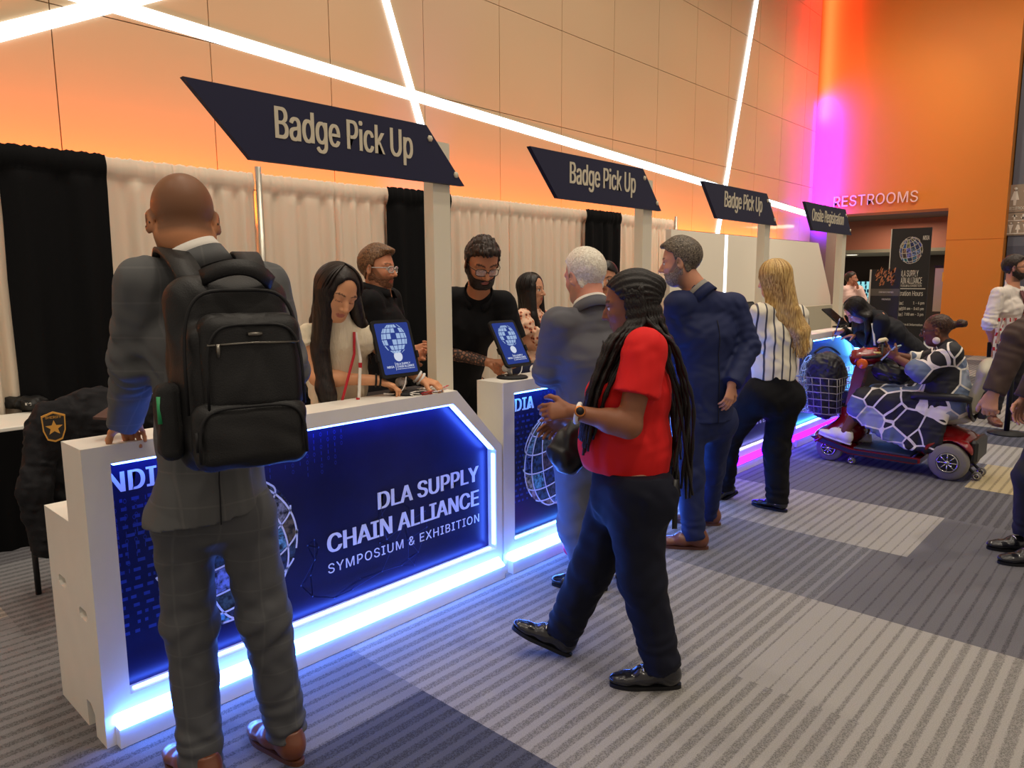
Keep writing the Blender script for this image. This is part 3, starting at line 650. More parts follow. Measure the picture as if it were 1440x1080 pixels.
# ================================================================ FIGURES: smooth implicit surfaces turned into one quad mesh each
ZU = np.array([0, 0, 1.0])
A_ = lambda *p: np.array(p, float)
def unit(v): v = np.asarray(v, float); return v/(np.linalg.norm(v)+1e-9)
class Vol:
    def __init__(s, lo, hi, h):
        s.h = h; s.lo = np.array(lo, float); s.n = np.ceil((np.array(hi)-s.lo)/h).astype(int)+1
        s.f = np.full(s.n, .5, np.float32); s.ax = [(s.lo[i]+h*np.arange(s.n[i])).astype(np.float32) for i in range(3)]
    def like(s):
        v = Vol.__new__(Vol); v.h, v.lo, v.n, v.ax = s.h, s.lo, s.n, s.ax; v.f = np.full(s.n, .5, np.float32); return v
    def win(s, lo, hi, m):
        a = np.floor((np.array(lo)-m-s.lo)/s.h).astype(int); b = np.ceil((np.array(hi)+m-s.lo)/s.h).astype(int)+1
        a = np.clip(a, 0, s.n); b = np.clip(b, 0, s.n)
        if (b <= a).any(): return None
        sl = tuple(slice(a[i], b[i]) for i in range(3))
        return sl, s.ax[0][sl[0]][:, None, None], s.ax[1][sl[1]][None, :, None], s.ax[2][sl[2]][None, None, :]
    def mix(s, sl, d, k, op):
        f = s.f[sl]
        if op == 'sub': f, d2 = -f, d
        else: d2 = d
        if k > 0:
            t = np.clip(.5+.5*(f-d2)/k, 0, 1); r = f+(d2-f)*t-k*t*(1-t)
        else: r = np.minimum(f, d2)
        s.f[sl] = -r if op == 'sub' else r
    def cone(s, a, b, r1, r2=None, k=.02, op='add'):
        r2 = r1 if r2 is None else r2; a, b = A_(*a), A_(*b); R = max(r1, r2)
        w = s.win(np.minimum(a, b)-R, np.maximum(a, b)+R, k+3*s.h+.01)
        if w is None: return s
        sl, X, Y, Z = w; d = b-a; L2 = max(d@d, 1e-9)
        px, py, pz = X-a[0], Y-a[1], Z-a[2]
        t = np.clip((px*d[0]+py*d[1]+pz*d[2])/L2, 0, 1)
        q = np.sqrt((px-t*d[0])**2+(py-t*d[1])**2+(pz-t*d[2])**2)-(r1+(r2-r1)*t)
        s.mix(sl, q, k, op); return s
    def chain(s, pts, rs, k=.02, op='add'):
        for i in range(len(pts)-1): s.cone(pts[i], pts[i+1], rs[i], rs[i+1], k, op)
        return s
    def ell(s, c, R, ax=None, k=.02, op='add'):
        """ellipsoid, ax = three unit axes (rows)"""
        c = A_(*c); ax = np.eye(3) if ax is None else np.array(ax); e = np.sqrt(((ax*np.array(R)[:, None])**2).sum(0))
        w = s.win(c-e, c+e, k+3*s.h+.01)
        if w is None: return s
        sl, X, Y, Z = w; px, py, pz = X-c[0], Y-c[1], Z-c[2]
        u = [(px*a[0]+py*a[1]+pz*a[2]) for a in ax]
        k0 = np.sqrt(sum((u[i]/R[i])**2 for i in range(3))); k1 = np.sqrt(sum((u[i]/R[i]**2)**2 for i in range(3)))
        s.mix(sl, k0*(k0-1)/(k1+1e-6), k, op); return s
    def ecap(s, a, b, lat, ra, rb, k=.03, op='add'):
        """elliptic tapered capsule a->b; lat = direction of the first radius"""
        a, b = A_(*a), A_(*b); d = b-a; L = np.linalg.norm(d)
        if L < 1e-3: return s
        d = d/L; u = unit(lat-d*(np.dot(lat, d))); v = np.cross(d, u)
        R = max(*ra, *rb); w = s.win(np.minimum(a, b)-R, np.maximum(a, b)+R, k+3*s.h+.01)
        if w is None: return s
        sl, X, Y, Z = w; px, py, pz = X-a[0], Y-a[1], Z-a[2]
        td = px*d[0]+py*d[1]+pz*d[2]; t = np.clip(td/L, 0, 1); ov = td-t*L
        pu = (px*u[0]+py*u[1]+pz*u[2])/(ra[0]+(rb[0]-ra[0])*t); pv = (px*v[0]+py*v[1]+pz*v[2])/(ra[1]+(rb[1]-ra[1])*t)
        mr = np.minimum(ra[1]+(rb[1]-ra[1])*t, ra[0]+(rb[0]-ra[0])*t)
        s.mix(sl, (np.sqrt(pu*pu+pv*pv+(ov/mr)**2)-1)*mr, k, op); return s
    def loft(s, secs, lat, k=.03):
        for (a, ra), (b, rb) in zip(secs[:-1], secs[1:]): s.ecap(a, b, lat, ra, rb, k)
        return s
    def cut(s, p, n, k=.0):
        """keep the side against n (remove what lies beyond the plane at p facing n)"""
        p, n = A_(*p), unit(n); d = ((s.ax[0][:, None, None]-p[0])*n[0]+(s.ax[1][None, :, None]-p[1])*n[1]+(s.ax[2][None, None, :]-p[2])*n[2]).astype(np.float32)
        if k > 0:
            t = np.clip(.5+.5*(d-s.f)/k, 0, 1); s.f = (s.f+(d-s.f)*t+k*t*(1-t)).astype(np.float32)
        else: s.f = np.maximum(s.f, d)
        return s
    def band(s, w=.03):
        i = np.nonzero(np.abs(s.f) < w); return i, np.stack([s.ax[q][i[q]] for q in range(3)], 1)
    def wave(s, amp, lam, seed=0, n=7, stretch=(1, 1, 1)):
        i, p = s.band(); r = np.random.RandomState(seed); p = p*np.array(stretch); q = np.zeros(len(p)); wob = .35*lam*np.stack([np.sin(p@unit(r.randn(3))*2*PI/(lam*1.9)+r.rand()*6) for _ in range(3)], 1)
        for _ in range(n):
            d = unit(r.randn(3)); q += np.sin((p+wob)@d*2*PI/(lam*r.uniform(.7, 1.5))+r.rand()*6.28)
        s.f[i] += (amp*q/math.sqrt(n)).astype(np.float32); return s
    def folds(s, c, axis, rad, amp, lam, tilt=0.3, seed=0):
        """creases round a joint: rings across axis that fade out from c"""
        i, p = s.band(); r = np.random.RandomState(seed); d = p-A_(*c); ax = unit(unit(axis)+tilt*unit(r.randn(3)))
        t = d@ax; wob = .3*np.sin(d@unit(r.randn(3))*2*PI/(lam*2.5)+r.rand()*6)
        g = np.exp(-(d*d).sum(1)/(rad*rad)); s.f[i] += (amp*g*np.sin(t*2*PI/lam+2*wob*2+r.rand()*6)).astype(np.float32); return s
    def mesh(s):
        f = s.f; ins = f < 0
        if not ins.any(): return np.zeros((0, 3)), np.zeros((0, 4), int)
        any_ = [np.nonzero(ins.any(axis=tuple(j for j in range(3) if j != i)))[0] for i in range(3)]
        a = [max(0, q[0]-1) for q in any_]; b = [min(s.n[i], any_[i][-1]+2) for i in range(3)]
        f = f[a[0]:b[0], a[1]:b[1], a[2]:b[2]]; f = np.pad(f, 1, constant_values=.02); ins = f < 0; org = s.lo+(np.array(a)-1)*s.h
        S = np.zeros(np.array(f.shape)-1, np.int8); C = [(i, j, k) for i in (0, 1) for j in (0, 1) for k in (0, 1)]; n0, n1, n2 = S.shape
        for i, j, k in C: S += ins[i:i+n0, j:j+n1, k:k+n2]
        ci = np.nonzero((S > 0) & (S < 8)); N = len(ci[0]); idx = np.full(S.shape, -1, np.int32); idx[ci] = np.arange(N)
        v = np.stack([f[ci[0]+i, ci[1]+j, ci[2]+k] for i, j, k in C], 1); acc = np.zeros((N, 3)); cnt = np.zeros(N)
        for e0 in range(8):
            for e1 in range(e0+1, 8):
                A, B = np.array(C[e0]), np.array(C[e1])
                if abs(A-B).sum() != 1: continue
                m = (v[:, e0] < 0) != (v[:, e1] < 0); t = v[m, e0]/(v[m, e0]-v[m, e1]); acc[m] += A+(B-A)*t[:, None]; cnt[m] += 1
        P = org+s.h*(np.stack(ci, 1)+acc/cnt[:, None]); Q = []
        for ax in range(3):
            sl0 = [slice(1, -1)]*3; sl1 = [slice(1, -1)]*3; sl0[ax] = slice(0, -1); sl1[ax] = slice(1, None)
            g0, g1 = ins[tuple(sl0)], ins[tuple(sl1)]; e = np.nonzero(g0 != g1); flip = g1[e]
            o = [e[q]+(0 if q == ax else 1) for q in range(3)]; u, w = (ax+1) % 3, (ax+2) % 3
            def cell(du, dw): c = [o[0].copy(), o[1].copy(), o[2].copy()]; c[u] -= du; c[w] -= dw; return idx[tuple(c)]
            q = np.stack([cell(1, 1), cell(0, 1), cell(0, 0), cell(1, 0)], 1); q[flip] = q[flip][:, ::-1]; Q.append(q)
        return P, np.concatenate(Q)
    def build(s, name, m, parent=None, col=None):
        v, f = s.mesh(); return np_mesh(name, v, f, m, parent, col(v) if col else None)

def bounds(pts, m): p = np.array(pts); return p.min(0)-m, p.max(0)+m
def frame(f, up):
    """rows: forward, left, up"""
    f = unit(f); l = unit(np.cross(up, f)); return np.stack([f, l, np.cross(f, l)])
SKIN = {'fair': (222, 164, 132), 'tan': (200, 142, 102), 'brown': (112, 66, 46), 'olive': (206, 150, 112), 'pink': (226, 160, 136), 'deep': (92, 56, 42), 'bronze': (150, 98, 66)}
M_skin = mat('skin', (200, 150, 120), .5, attr='Col', spec=.35, bump=.03, bscale=220)

def head_sdf(V, H, R, s=1.0, jaw=1.0, k=.012, nose=1.0, off=0.0, cheek=1.0):
    """H = centre of the head, R = rows forward/left/up; every size in metres for s = 1"""
    P = lambda x, y, z: H+(R.T@A_(x, y, z))*s
    V.ell(P(-.012, 0, .035), np.array((.098, .077, .088))*s+off, R, .03)
    V.ell(P(.022, 0, -.03), np.array((.070, .062*cheek, .088))*s+off, R, .03)
    V.cone(P(.045, .022, -.088), P(.045, -.022, -.088), .026*s*jaw+off, None, .03)
    for y in (1, -1):
        V.cone(P(-.015, .052*y, -.045), P(.045, .022*y, -.088), .022*s*jaw+off, .020*s*jaw+off, .025)
        V.ell(P(.052, .036*y, -.022), np.array((.026, .024, .022))*s+off, R, .02)
        V.cone(P(.078, .014*y, .027), P(.066, .048*y, .024), .010*s+off, None, .014)
    if off > 0: return
    for y in (1, -1):
        V.ell(P(.092, .032*y, .006), np.array((.014, .019, .012))*s, R, .010, 'sub')
        V.ell(P(.073, .032*y, .005), np.array((.0135, .0145, .012))*s, R, .003)
    V.chain([P(.084, 0, .018), P(.099, 0, -.010), P(.111*nose, 0, -.029)], [.0075*s, .009*s, .0115*s], .009)
    for y in (1, -1): V.ell(P(.094*nose, .012*y, -.034), np.array((.012, .009, .008))*s, R, .006)
    V.cone(P(.084, .017, -.0605), P(.084, -.017, -.0605), .006*s, None, .006); V.cone(P(.083, .014, -.0715), P(.083, -.014, -.0715), .0068*s, None, .006)
    V.cone(P(.091, .02, -.0655), P(.091, -.02, -.0655), .0022*s, None, .003, 'sub')
    for y in (1, -1):
        ax = R.copy(); l2 = unit(R[1]*y-.55*R[0]); ax = np.stack([unit(np.cross(l2, R[2])), l2, R[2]])
        V.ell(P(-.012, .082*y, -.006), np.array((.021, .008, .034))*s, ax, .005)
        V.ell(P(-.006, .091*y, -.004), np.array((.011, .006, .019))*s, ax, .004, 'sub')
HL_SHORT = [(-.12, -.075), (-.04, -.06), (-.025, .0), (-.005, .022), (.012, .012), (.02, .05), (.05, .066), (.07, .084), (.12, .088)]
def head_cols(v, H, R, s, skin, lips=(150, 80, 72), brow=(50, 36, 28), iris=(60, 40, 30), stub=None, lids=False, stubz=-.045, scalp=None, bw=.0045):
    sk = np.array(srgb(skin)[:3]); c = np.tile(sk, (len(v), 1)); q = (v-H)@R.T/s
    x, y, z = q[:, 0], q[:, 1], q[:, 2]; ay = np.abs(y); near = (np.abs(q) < .14).all(1)
    def put(m, col, a=1.0): c[m] = c[m]*(1-a)+np.array(srgb(col)[:3])*a
    if stub is not None:
        w = np.clip((stubz+.10*np.clip((.06-x)/.08, 0, 1)-z)/.012, 0, 1)*near*(z > -.16)*(x > -.03)*np.clip((x+.03)/.03, 0, 1)
        c[:] = c*(1-.75*w[:, None])+np.array(srgb(stub)[:3])*.75*w[:, None]
    if scalp is not None:
        zl = np.interp(x, [p[0] for p in HL_SHORT], [p[1] for p in HL_SHORT]); w = np.clip((z-zl)/.02, 0, 1)*(np.abs(q) < .16).all(1)*.62*(ay < .083); c[:] = c*(1-w[:, None])+np.array(srgb(scalp)[:3])*w[:, None]
    put(near & (x > .07) & (ay < .024) & (np.abs(z+.0655-.004*(ay/.024)**2) < .0105-.0075*(ay/.024)**2), lips, .8)
    e = near & (x > .06) & (np.abs(z-.005) < .0085) & (np.abs(ay-.032) < .0145)
    if lids: put(e & (z < .0005), brow, .8)
    else:
        put(e & (z < .010), (226, 216, 206)); put(e & (np.abs(ay-.032) < .0065), iris); put(e & (z > .0085), brow)
    put(near & (x > .045) & (np.abs(z-.0275-.005*(1-((ay-.036)/.022)**2)) < bw) & (np.abs(ay-.034) < .022), brow, .85)
    return c

def hand(V, W, d, n, side, s=1.0, curl=(.3, .35, .4, .45), thumb=.5, spread=.06, thumb_out=.75):
    """W wrist, d finger direction, n palm normal, side = +1 when the thumb lies along cross(d, n)"""
    d = unit(d); n = unit(n-d*np.dot(n, d)); t = np.cross(d, n)*side
    V.ecap(W+d*.012*s, W+d*.082*s, t, (.026*s, .0155*s), (.037*s, .013*s), .012)
    V.ell(W+d*.035*s+t*.024*s+n*.008*s, np.array((.030, .016, .015))*s, np.stack([d, t, n]), .012)
    for i, (L, r) in enumerate(((.078, .0088), (.086, .009), (.080, .0086), (.064, .0076))):
        o = (.027-.0182*i)*s; p = W+d*(.086-.004*abs(i-1.2))*s+t*o; a = curl[i]; ang = 0; dd = unit(d+t*spread*(1.3-i))
        pts, rs = [p], [r*s]
        for j, f in enumerate((.46, .30, .24)):
            ang += a*(1, 1.15, .7)[j]; q = dd*math.cos(ang)+n*math.sin(ang); p = p+q*L*f*s; pts.append(p); rs.append(r*s*(1-.07*(j+1)))
        V.chain(pts, rs, .005)
    p = W+d*.028*s+t*.026*s; q = unit(d*.75+t*thumb_out+n*.25); pts = [p, p+q*.042*s]; q2 = unit(q*(1-thumb*.4)+n*thumb*.6+d*.25); pts += [pts[-1]+q2*.032*s]; q3 = unit(q2*(1-thumb*.3)+n*thumb*.5-t*thumb*.3); pts += [pts[-1]+q3*.026*s]
    V.chain(pts, [.0135*s, .0115*s, .0105*s, .0085*s], .008)

SHOES = {}
def shoe(name, ankle, toe, up, m, parent, kind='oxford', s=1.0, m_sole=None, sole_h=.010):
    """ankle = point on the ground under the ankle; toe = direction; up = direction of the leg side of the foot"""
    V = Vol((-.10, -.075, -.01), (.235, .075, .16), .004)
    low = kind in ('flat',)
    V.ell((-.035, 0, .042), (.045, .034, .046 if not low else .034), None, .02)
    V.ecap((-.03, 0, .040), (.07, 0, .040), A_(0, 1, 0), (.034, .040), (.040, .036 if not low else .026), .02)
    V.ecap((.06, 0, .030), (.135, 0, .024), A_(0, 1, 0), (.044, .030 if not low else .022), (.040, .022 if not low else .016), .02)
    V.ell((.15, .0, .02), (.052, .038, .022 if not low else .014), None, .02)
    if not low: V.cone((-.02, 0, .05), (-.025, 0, .10), .036, .036, .03)
    else: V.ell((.01, 0, .075), (.075, .026, .035), None, .01, 'sub')
    if kind == 'sneaker': V.ell((.05, 0, .055), (.07, .034, .04), None, .02)
    V.cut((0, 0, .004), (0, 0, -1), .004)
    if not low: V.cut((0, 0, .098), (0, 0, 1), .004)
    v, f = V.mesh(); up = unit(up); t = unit(np.asarray(toe)-up*np.dot(toe, up)); l = np.cross(up, t); M = np.stack([t, l, up])
    T = lambda v: ankle+(np.asarray(v)*s+A_(0, 0, sole_h))@M
    o = np_mesh(name, T(v), f, m, parent)
    out = []
    for k in range(32):
        a = 2*PI*k/32; cx = math.copysign(abs(math.cos(a))**.75, math.cos(a)); sy = math.copysign(abs(math.sin(a))**.75, math.sin(a)); x = .060+.140*cx
        out.append((x, (.034+.010*math.exp(-((x-.12)/.06)**2))*sy))
    mb = MB(); mb.prism([ankle+(A_(x*s, y*s, 0))@M for x, y in out], M.T@A_(0, 0, sole_h+.006)); mb.build('sole', m_sole or M_rub, o)
    if kind in ('oxford', 'sneaker'):
        mb = MB()
        for k in range(4):
            x = .055+.017*k; z = .083-.0095*k if kind == 'oxford' else .098-.010*k; mb.tube([T([(x, -.02, z-.006)])[0], T([(x+.004, 0, z+.003)])[0], T([(x, .02, z-.006)])[0]], .0028, 6)
        mb.build('laces', mat('lace_'+kind, (60, 34, 26) if kind == 'oxford' else (235, 232, 228), .7), o)
    if kind == 'loafer':
        mb = MB(); mb.tube([T([(.07+.012*math.cos(q)*.5, .018*math.sin(q), .073+.002*math.cos(q))])[0] for q in np.linspace(0, 2*PI, 13)], .0025, 6); mb.tube([T([(.07, -.03, .066)])[0], T([(.07, 0, .077)])[0], T([(.07, .03, .066)])[0]], .004, 6)
        mb.build('buckle', mat('silver_buckle', (200, 196, 190), .25, 1), o)
    return o

def hair_mat(name, c1, c2, sc=(60, 60, 6), rough=.42, bumpy=True):
    """strand streaks between two colours, stretched along local z"""
    if name in MATS: return MATS[name]
    m = mat(name, c1, rough, spec=.35); nt = m.node_tree; n = nt.nodes; L = nt.links
    tc = n.new('ShaderNodeTexCoord'); mp = n.new('ShaderNodeMapping'); mp.inputs['Scale'].default_value = sc; L.new(tc.outputs['Object'], mp.inputs['Vector'])
    t = n.new('ShaderNodeTexNoise'); t.inputs['Scale'].default_value = 3; t.inputs['Detail'].default_value = 5; L.new(mp.outputs[0], t.inputs['Vector'])
    r = n.new('ShaderNodeValToRGB'); r.color_ramp.elements[0].position = .36; r.color_ramp.elements[1].position = .66; r.color_ramp.elements[0].color = srgb(c1); r.color_ramp.elements[1].color = srgb(c2); L.new(t.outputs[0], r.inputs[0]); L.new(r.outputs[0], n['Principled BSDF'].inputs['Base Color'])
    if not bumpy: return m
    bp = n.new('ShaderNodeBump'); bp.inputs['Strength'].default_value = .6; bp.inputs['Distance'].default_value = .004; L.new(t.outputs[0], bp.inputs['Height']); L.new(bp.outputs[0], n['Principled BSDF'].inputs['Normal'])
    return m
def smax(a, b, k):
    t = np.clip(.5+.5*(a-b)/k, 0, 1); return b+(a-b)*t+k*t*(1-t)
def short_hair(parent, H, R, s, m, line, off=.012, top=.0, amp=.0011, lam=.014, name='hair', h=.0045, front=None):
    """cap of short hair: line = (x, z) pairs of the hairline in head coordinates"""
    V = Vol(H-.17*s, H+.19*s, h); head_sdf(V, H, R, s, off=off*s)
    if top: V.ell(H+R.T@A_(-.0, 0, .055)*s, np.array((.088, .066, .075+top))*s, R, .02)
    if front: V.ell(H+R.T@A_(*front[0])*s, np.array(front[1])*s, R, .02)
    g = np.stack(np.meshgrid(*V.ax, indexing='ij'), -1).reshape(-1, 3)-H; q = (g@R.T/s); zl = np.interp(q[:, 0], [p[0] for p in line], [p[1] for p in line])
    d = ((zl-q[:, 2])*.8*s).reshape(V.f.shape); V.f = smax(V.f, d, .006).astype(np.float32)
    if amp:
        V.wave(amp, lam, 3, stretch=(1, 1, .5))
    return V.build(name, m, parent)
def beard(parent, H, R, s, m, off=.007, jaw=1.0, tache=True):
    V = Vol(H-.17*s, H+.12*s, .0035); head_sdf(V, H, R, s, jaw=jaw, off=off*s)
    if tache: V.cone(H+R.T@A_(.086, .018, -.053)*s, H+R.T@A_(.086, -.018, -.053)*s, .006*s, None, .006)
    g = np.stack(np.meshgrid(*V.ax, indexing='ij'), -1).reshape(-1, 3)-H; q = g@R.T/s
    line = np.interp(q[:, 0], [-.04, -.01, .0, .03, .07, .1], [-.06, .0, -.01, -.045, -.052, -.048]); d = (q[:, 2]-line)*.8
    d = np.maximum(d, (-.022-q[:, 0])); d = np.maximum(d, -.14-q[:, 2])
    mouth = .016-np.sqrt(((np.abs(q[:, 1]))/1.5)**2+((q[:, 2]+.067)*1.25)**2); mouth = np.where(q[:, 0] > .05, mouth, -1)
    V.f = smax(V.f, (np.maximum(d, mouth)*s).reshape(V.f.shape), .004).astype(np.float32); V.wave(.0012, .012, 5)
    return V.build('beard', m, parent)
M_lens = mat('spectacle_lens', (235, 240, 245), .05, alpha=.18)
def glasses(parent, H, R, s, m, w=.025, hgt=.018, r=.0018, drop=0.0):
    P = lambda x, y, z: H+(R.T@A_(x, y, z))*s
    mb = MB(); lens = MB(); zc = .0+drop
    for y in (1, -1):
        ring = []
        for k in range(20):
            a = 2*PI*k/20; ca, sa = math.cos(a), math.sin(a); e = .6
            ring.append(P(.104-.012*(abs(.032*y+w*ca*y)/.06)**2, y*(.033+w*math.copysign(abs(ca)**e, ca)), zc+hgt*math.copysign(abs(sa)**e, sa)))
        mb.tube(ring, r*s, 6, closed=True); lens.add(ring+[p-R[0]*.0012 for p in ring], [list(range(20)), list(range(39, 19, -1))])
        mb.tube([P(.098, y*.058, zc+.010), P(.06, y*.078, zc+.008), P(-.01, y*.083, zc+.006), P(-.028, y*.082, -.018)], r*s, 6)
    mb.tube([P(.104, .009, zc+.004), P(.107, 0, zc+.007), P(.104, -.009, zc+.004)], r*s, 6)
    o = mb.build('glasses', m, parent); lens.build('lens', M_lens, o); return o
def ribbon(pts, w, th, up=None):
    """flat strap along points; up = normals"""
    P = [np.array(p, float) for p in pts]; n = len(P); rows = []
    for i in range(n):
        t = unit(P[min(i+1, n-1)]-P[max(i-1, 0)]); nn = unit(np.array(up[i] if isinstance(up, list) else up, float)); nn = unit(nn-t*np.dot(nn, t)); sd = np.cross(t, nn)*w/2
        rows.append([P[i]-sd, P[i]+sd, P[i]+sd+nn*th, P[i]-sd+nn*th])
    mb = MB().grid(rows, closed=True); mb.f += [[3, 2, 1, 0], [4*n-4, 4*n-3, 4*n-2, 4*n-1]]; mb.sm += [False]*2; mb.mi += [0]*2; return mb
def bez(p0, p1, p2, n=10): return [(1-t)**2*A_(*p0)+2*t*(1-t)*A_(*p1)+t*t*A_(*p2) for t in np.linspace(0, 1, n)]

class Person:
    def __init__(s, label, group=None): s.label = label; s.group = group
    def pose(s, D, **J):
        """joints as (pixel x, pixel y, offset in depth); D = distance ahead of the camera"""
        s.D = D; s.J = {k: at_h(v[0], v[1], D+(v[2] if len(v) > 2 else 0)) for k, v in J.items()}; return s
    def root(s):
        J = s.J; fx = np.mean([J['anL'], J['anR']], 0); s.e = empty('person', (fx[0], fx[1], 0), s.label, 'person', s.group); return s
    def body(s, skin, face, up=(0, 0, 1), hs=1.0, h=.005, g=1.0, hands=True, hd=None, jaw=1.0, nose=1.0, cheek=1.0, neck=.054, **hc):
        """one continuous skin surface from head to ankles; g = limb girth"""
        J = s.J; s.hs = hs; s.R = frame(face, up); s.H = J['head']; s.g = g
        sl = J['shL']-J['shR']; hl = J['hipL']-J['hipR']; s.lat = unit(sl); s.hlat = unit(hl)
        s.neckb = (J['shL']+J['shR'])/2; s.pel = (J['hipL']+J['hipR'])/2
        s.fwd = unit(np.cross(s.lat, unit(s.neckb-s.pel)))
        allp = list(J.values())+[J[k]+unit(J[k]-J[e])*.2 for k, e in (('wrL', 'elL'), ('wrR', 'elR'))]+[s.H+A_(0, 0, .13), s.H+s.R[0]*.13]
        lo, hi = bounds(allp, .14); V = Vol(lo, hi, h); s.lo, s.hi = lo, hi
        head_sdf(V, s.H, s.R, hs, jaw, nose=nose, cheek=cheek)
        nb = s.neckb+A_(0, 0, .015); hb = s.H-s.R[0]*.012*hs-s.R[2]*.06*hs
        V.cone(nb, hb, neck*1.12, neck, .03)
        s.sw = np.linalg.norm(sl)/2; c1 = s.neckb+(s.pel-s.neckb)*.22; w1 = s.neckb+(s.pel-s.neckb)*.68
        V.loft([(s.neckb-A_(0, 0, .03), (s.sw*.8, .06)), (c1, (s.sw*.80*1.0, .095)), (w1, (s.sw*.66, .085)), (s.pel, (s.sw*.76, .095))], s.lat, .05)
        for q in 'LR':
            V.cone(s.neckb+A_(0, 0, .03)+(J['sh'+q]-s.neckb)*.2, J['sh'+q], .045, .046*g, .04)
            V.chain([J['sh'+q], J['el'+q], J['wr'+q]], [.048*g, .038*g, .0255*(.5+.5*g)], .015)
            m_ = J['el'+q]*.7+J['wr'+q]*.3; V.cone(J['el'+q], m_, .036*g, .039*g, .03)
            V.chain([J['hip'+q], J['kn'+q], J['an'+q]], [.078*g, .052*g, .036], .03)
            if hands and hd and q in hd: hand(V, J['wr'+q], **hd[q])
        def col(v): return head_cols(v, s.H, s.R, hs, skin, **hc)
        s.b = V.build('body', M_skin, s.e, col); return s
    def top(s, name, m, sleeve=2.0, hem=1.0, off=.014, chest=.115, waist=.1, hipw=.11, wide=1.0, arm=(.064, .054, .044), amp=.002, lam=.09, h=.006, col=None, collar=True, open_neck=.0, seed=1, shoulder=.062, drop=A_(0, 0, 0), folds=True, hemn=None, puff=0, k=.03, belly=0, bust=0, hemw=.95):
        """shirt or jacket: hem = position along the line from neck to hips (1 = hips)"""
        J = s.J; N, Pv = s.neckb, s.pel; end = N+(Pv-N)*max(hem, 1)+drop
        lo, hi = bounds([J[q] for q in ('shL', 'shR', 'elL', 'elR', 'wrL', 'wrR', 'hipL', 'hipR')]+[end, N+A_(0, 0, .08)], .2); V = Vol(lo, hi, h)
        c1 = N+(Pv-N)*.25; w1 = N+(Pv-N)*.66; W = s.sw*wide; f = s.fwd
        V.loft([(N-A_(0, 0, .035), (W*.86, .075)), (c1+f*.008, (W*.93, chest)), (w1+f*belly*.3, (W*.82, waist+belly*.5)), (Pv, (W*.92, hipw)), (end, (W*hemw, hipw*1.04*hemw/.95))], s.lat, .05)
        if bust:
            for q in (1, -1): V.ell(N+(Pv-N)*.33+s.lat*q*W*.42+f*chest*.75, (.075, .07, .07), np.stack([f, s.lat, np.cross(f, s.lat)]), .05)
        if belly: V.ell(w1+f*(.03+belly*.4), (.10+belly, W*.8, .15), np.stack([f, s.lat, np.cross(f, s.lat)]), .06)
        hv = (s.H-s.R[0]*.012*s.hs-s.R[2]*.06*s.hs-N)*1.25; nk = N+hv*.10+A_(0, 0, .012)
        for q in 'LR':
            A, B, C = J['sh'+q], J['el'+q], J['wr'+q]
            V.cone(nk+(A-N)*.12, A*.9+N*.1, .055, shoulder*.86, .05)
        S = V.like(); S.cone(N, N+hv*.5, .085, .068, .03)
        if collar == 'turtle': S.cone(N, N+hv*.66, .064, .056, .02); S.cut(N+hv*.58, unit(hv), .004)
        else: S.cut(N+hv*(collar if collar is not True else .36), unit(unit(hv)*.6+f*.55), .004)
        V.mix((slice(None),)*3, S.f, .025, 'add')
        V.cut(N+(Pv-N)*hem+drop*hem, hemn if hemn is not None else unit(Pv-N), 0)
        for q in 'LR':
            A, B, C = J['sh'+q], J['el'+q], J['wr'+q]; S = V.like()
            if sleeve <= 1:
                e_ = A+(B-A)*sleeve; r_ = arm[1]+(arm[0]-arm[1])*(1-sleeve)+puff; S.chain([A, e_+unit(B-A)*.03], [shoulder, r_], k)
                if puff: S.ell(A+(B-A)*sleeve*.55, (shoulder+puff,)*3, None, .02)
                S.cut(e_, unit(B-A))
            else:
                t = min(1, sleeve-1); e_ = B+(C-B)*t; S.chain([A, B, e_+unit(C-B)*.02], [arm[0], arm[1], arm[1]+(arm[2]-arm[1])*t], k); S.cut(e_, unit(C-B))
            V.mix((slice(None),)*3, S.f, k, 'add')
        if amp: V.wave(amp, lam, seed)
        if folds:
            for q in 'LR':
                if sleeve > 1: V.folds(J['el'+q], J['wr'+q]-J['sh'+q], .12, amp*2.2, .05, .5, seed+3)
                V.folds(J['sh'+q]*.7+s.pel*.3, A_(.3, .3, 1), .14, amp*1.3, .07, .8, seed+5)
        s.tv = V
        return V.build(name, m, s.e, col)
    def surf(s, p, d, gap=.004, V=None):
        """walk from p along d to the outside of the garment"""
        V = V or s.tv; p = A_(*p); d = unit(d); last = p
        for k in range(120):
            q = p+d*.004*k; i = np.clip(np.round((q-V.lo)/V.h).astype(int), 0, V.n-1)
            if V.f[tuple(i)] < gap: last = q+d*.004
        return last
    def back_seam(s, m, t0=.12, t1=1.0, off=.0):
        N, Pv = s.neckb, s.pel; pts = [s.surf(N+(Pv-N)*t+s.lat*off, -s.fwd, .0015) for t in np.linspace(t0, t1, 16)]; MB().tube(pts, .0022, 5).build('back_seam', m, s.e)
    def trousers(s, m, rad=(.10, .073, .06), rise=.06, amp=.002, hem=.0, flare=1.0, h=.006, name='trousers', seed=2, col=None, seat=.12, wide=1.0, lam=.11, waist_r=None):
        J = s.J; top_ = s.pel+unit(s.neckb-s.pel)*rise; lo, hi = bounds([J[q] for q in ('hipL', 'hipR', 'knL', 'knR', 'anL', 'anR')]+[top_], .17); lo[2] = max(lo[2], -.02); V = Vol(lo, hi, h); W = s.sw*wide
        w_ = waist_r or (W*.80, seat*.88)
        V.ecap(s.pel-A_(0, 0, .02), top_, s.hlat, (W*.86, seat), w_, .05)
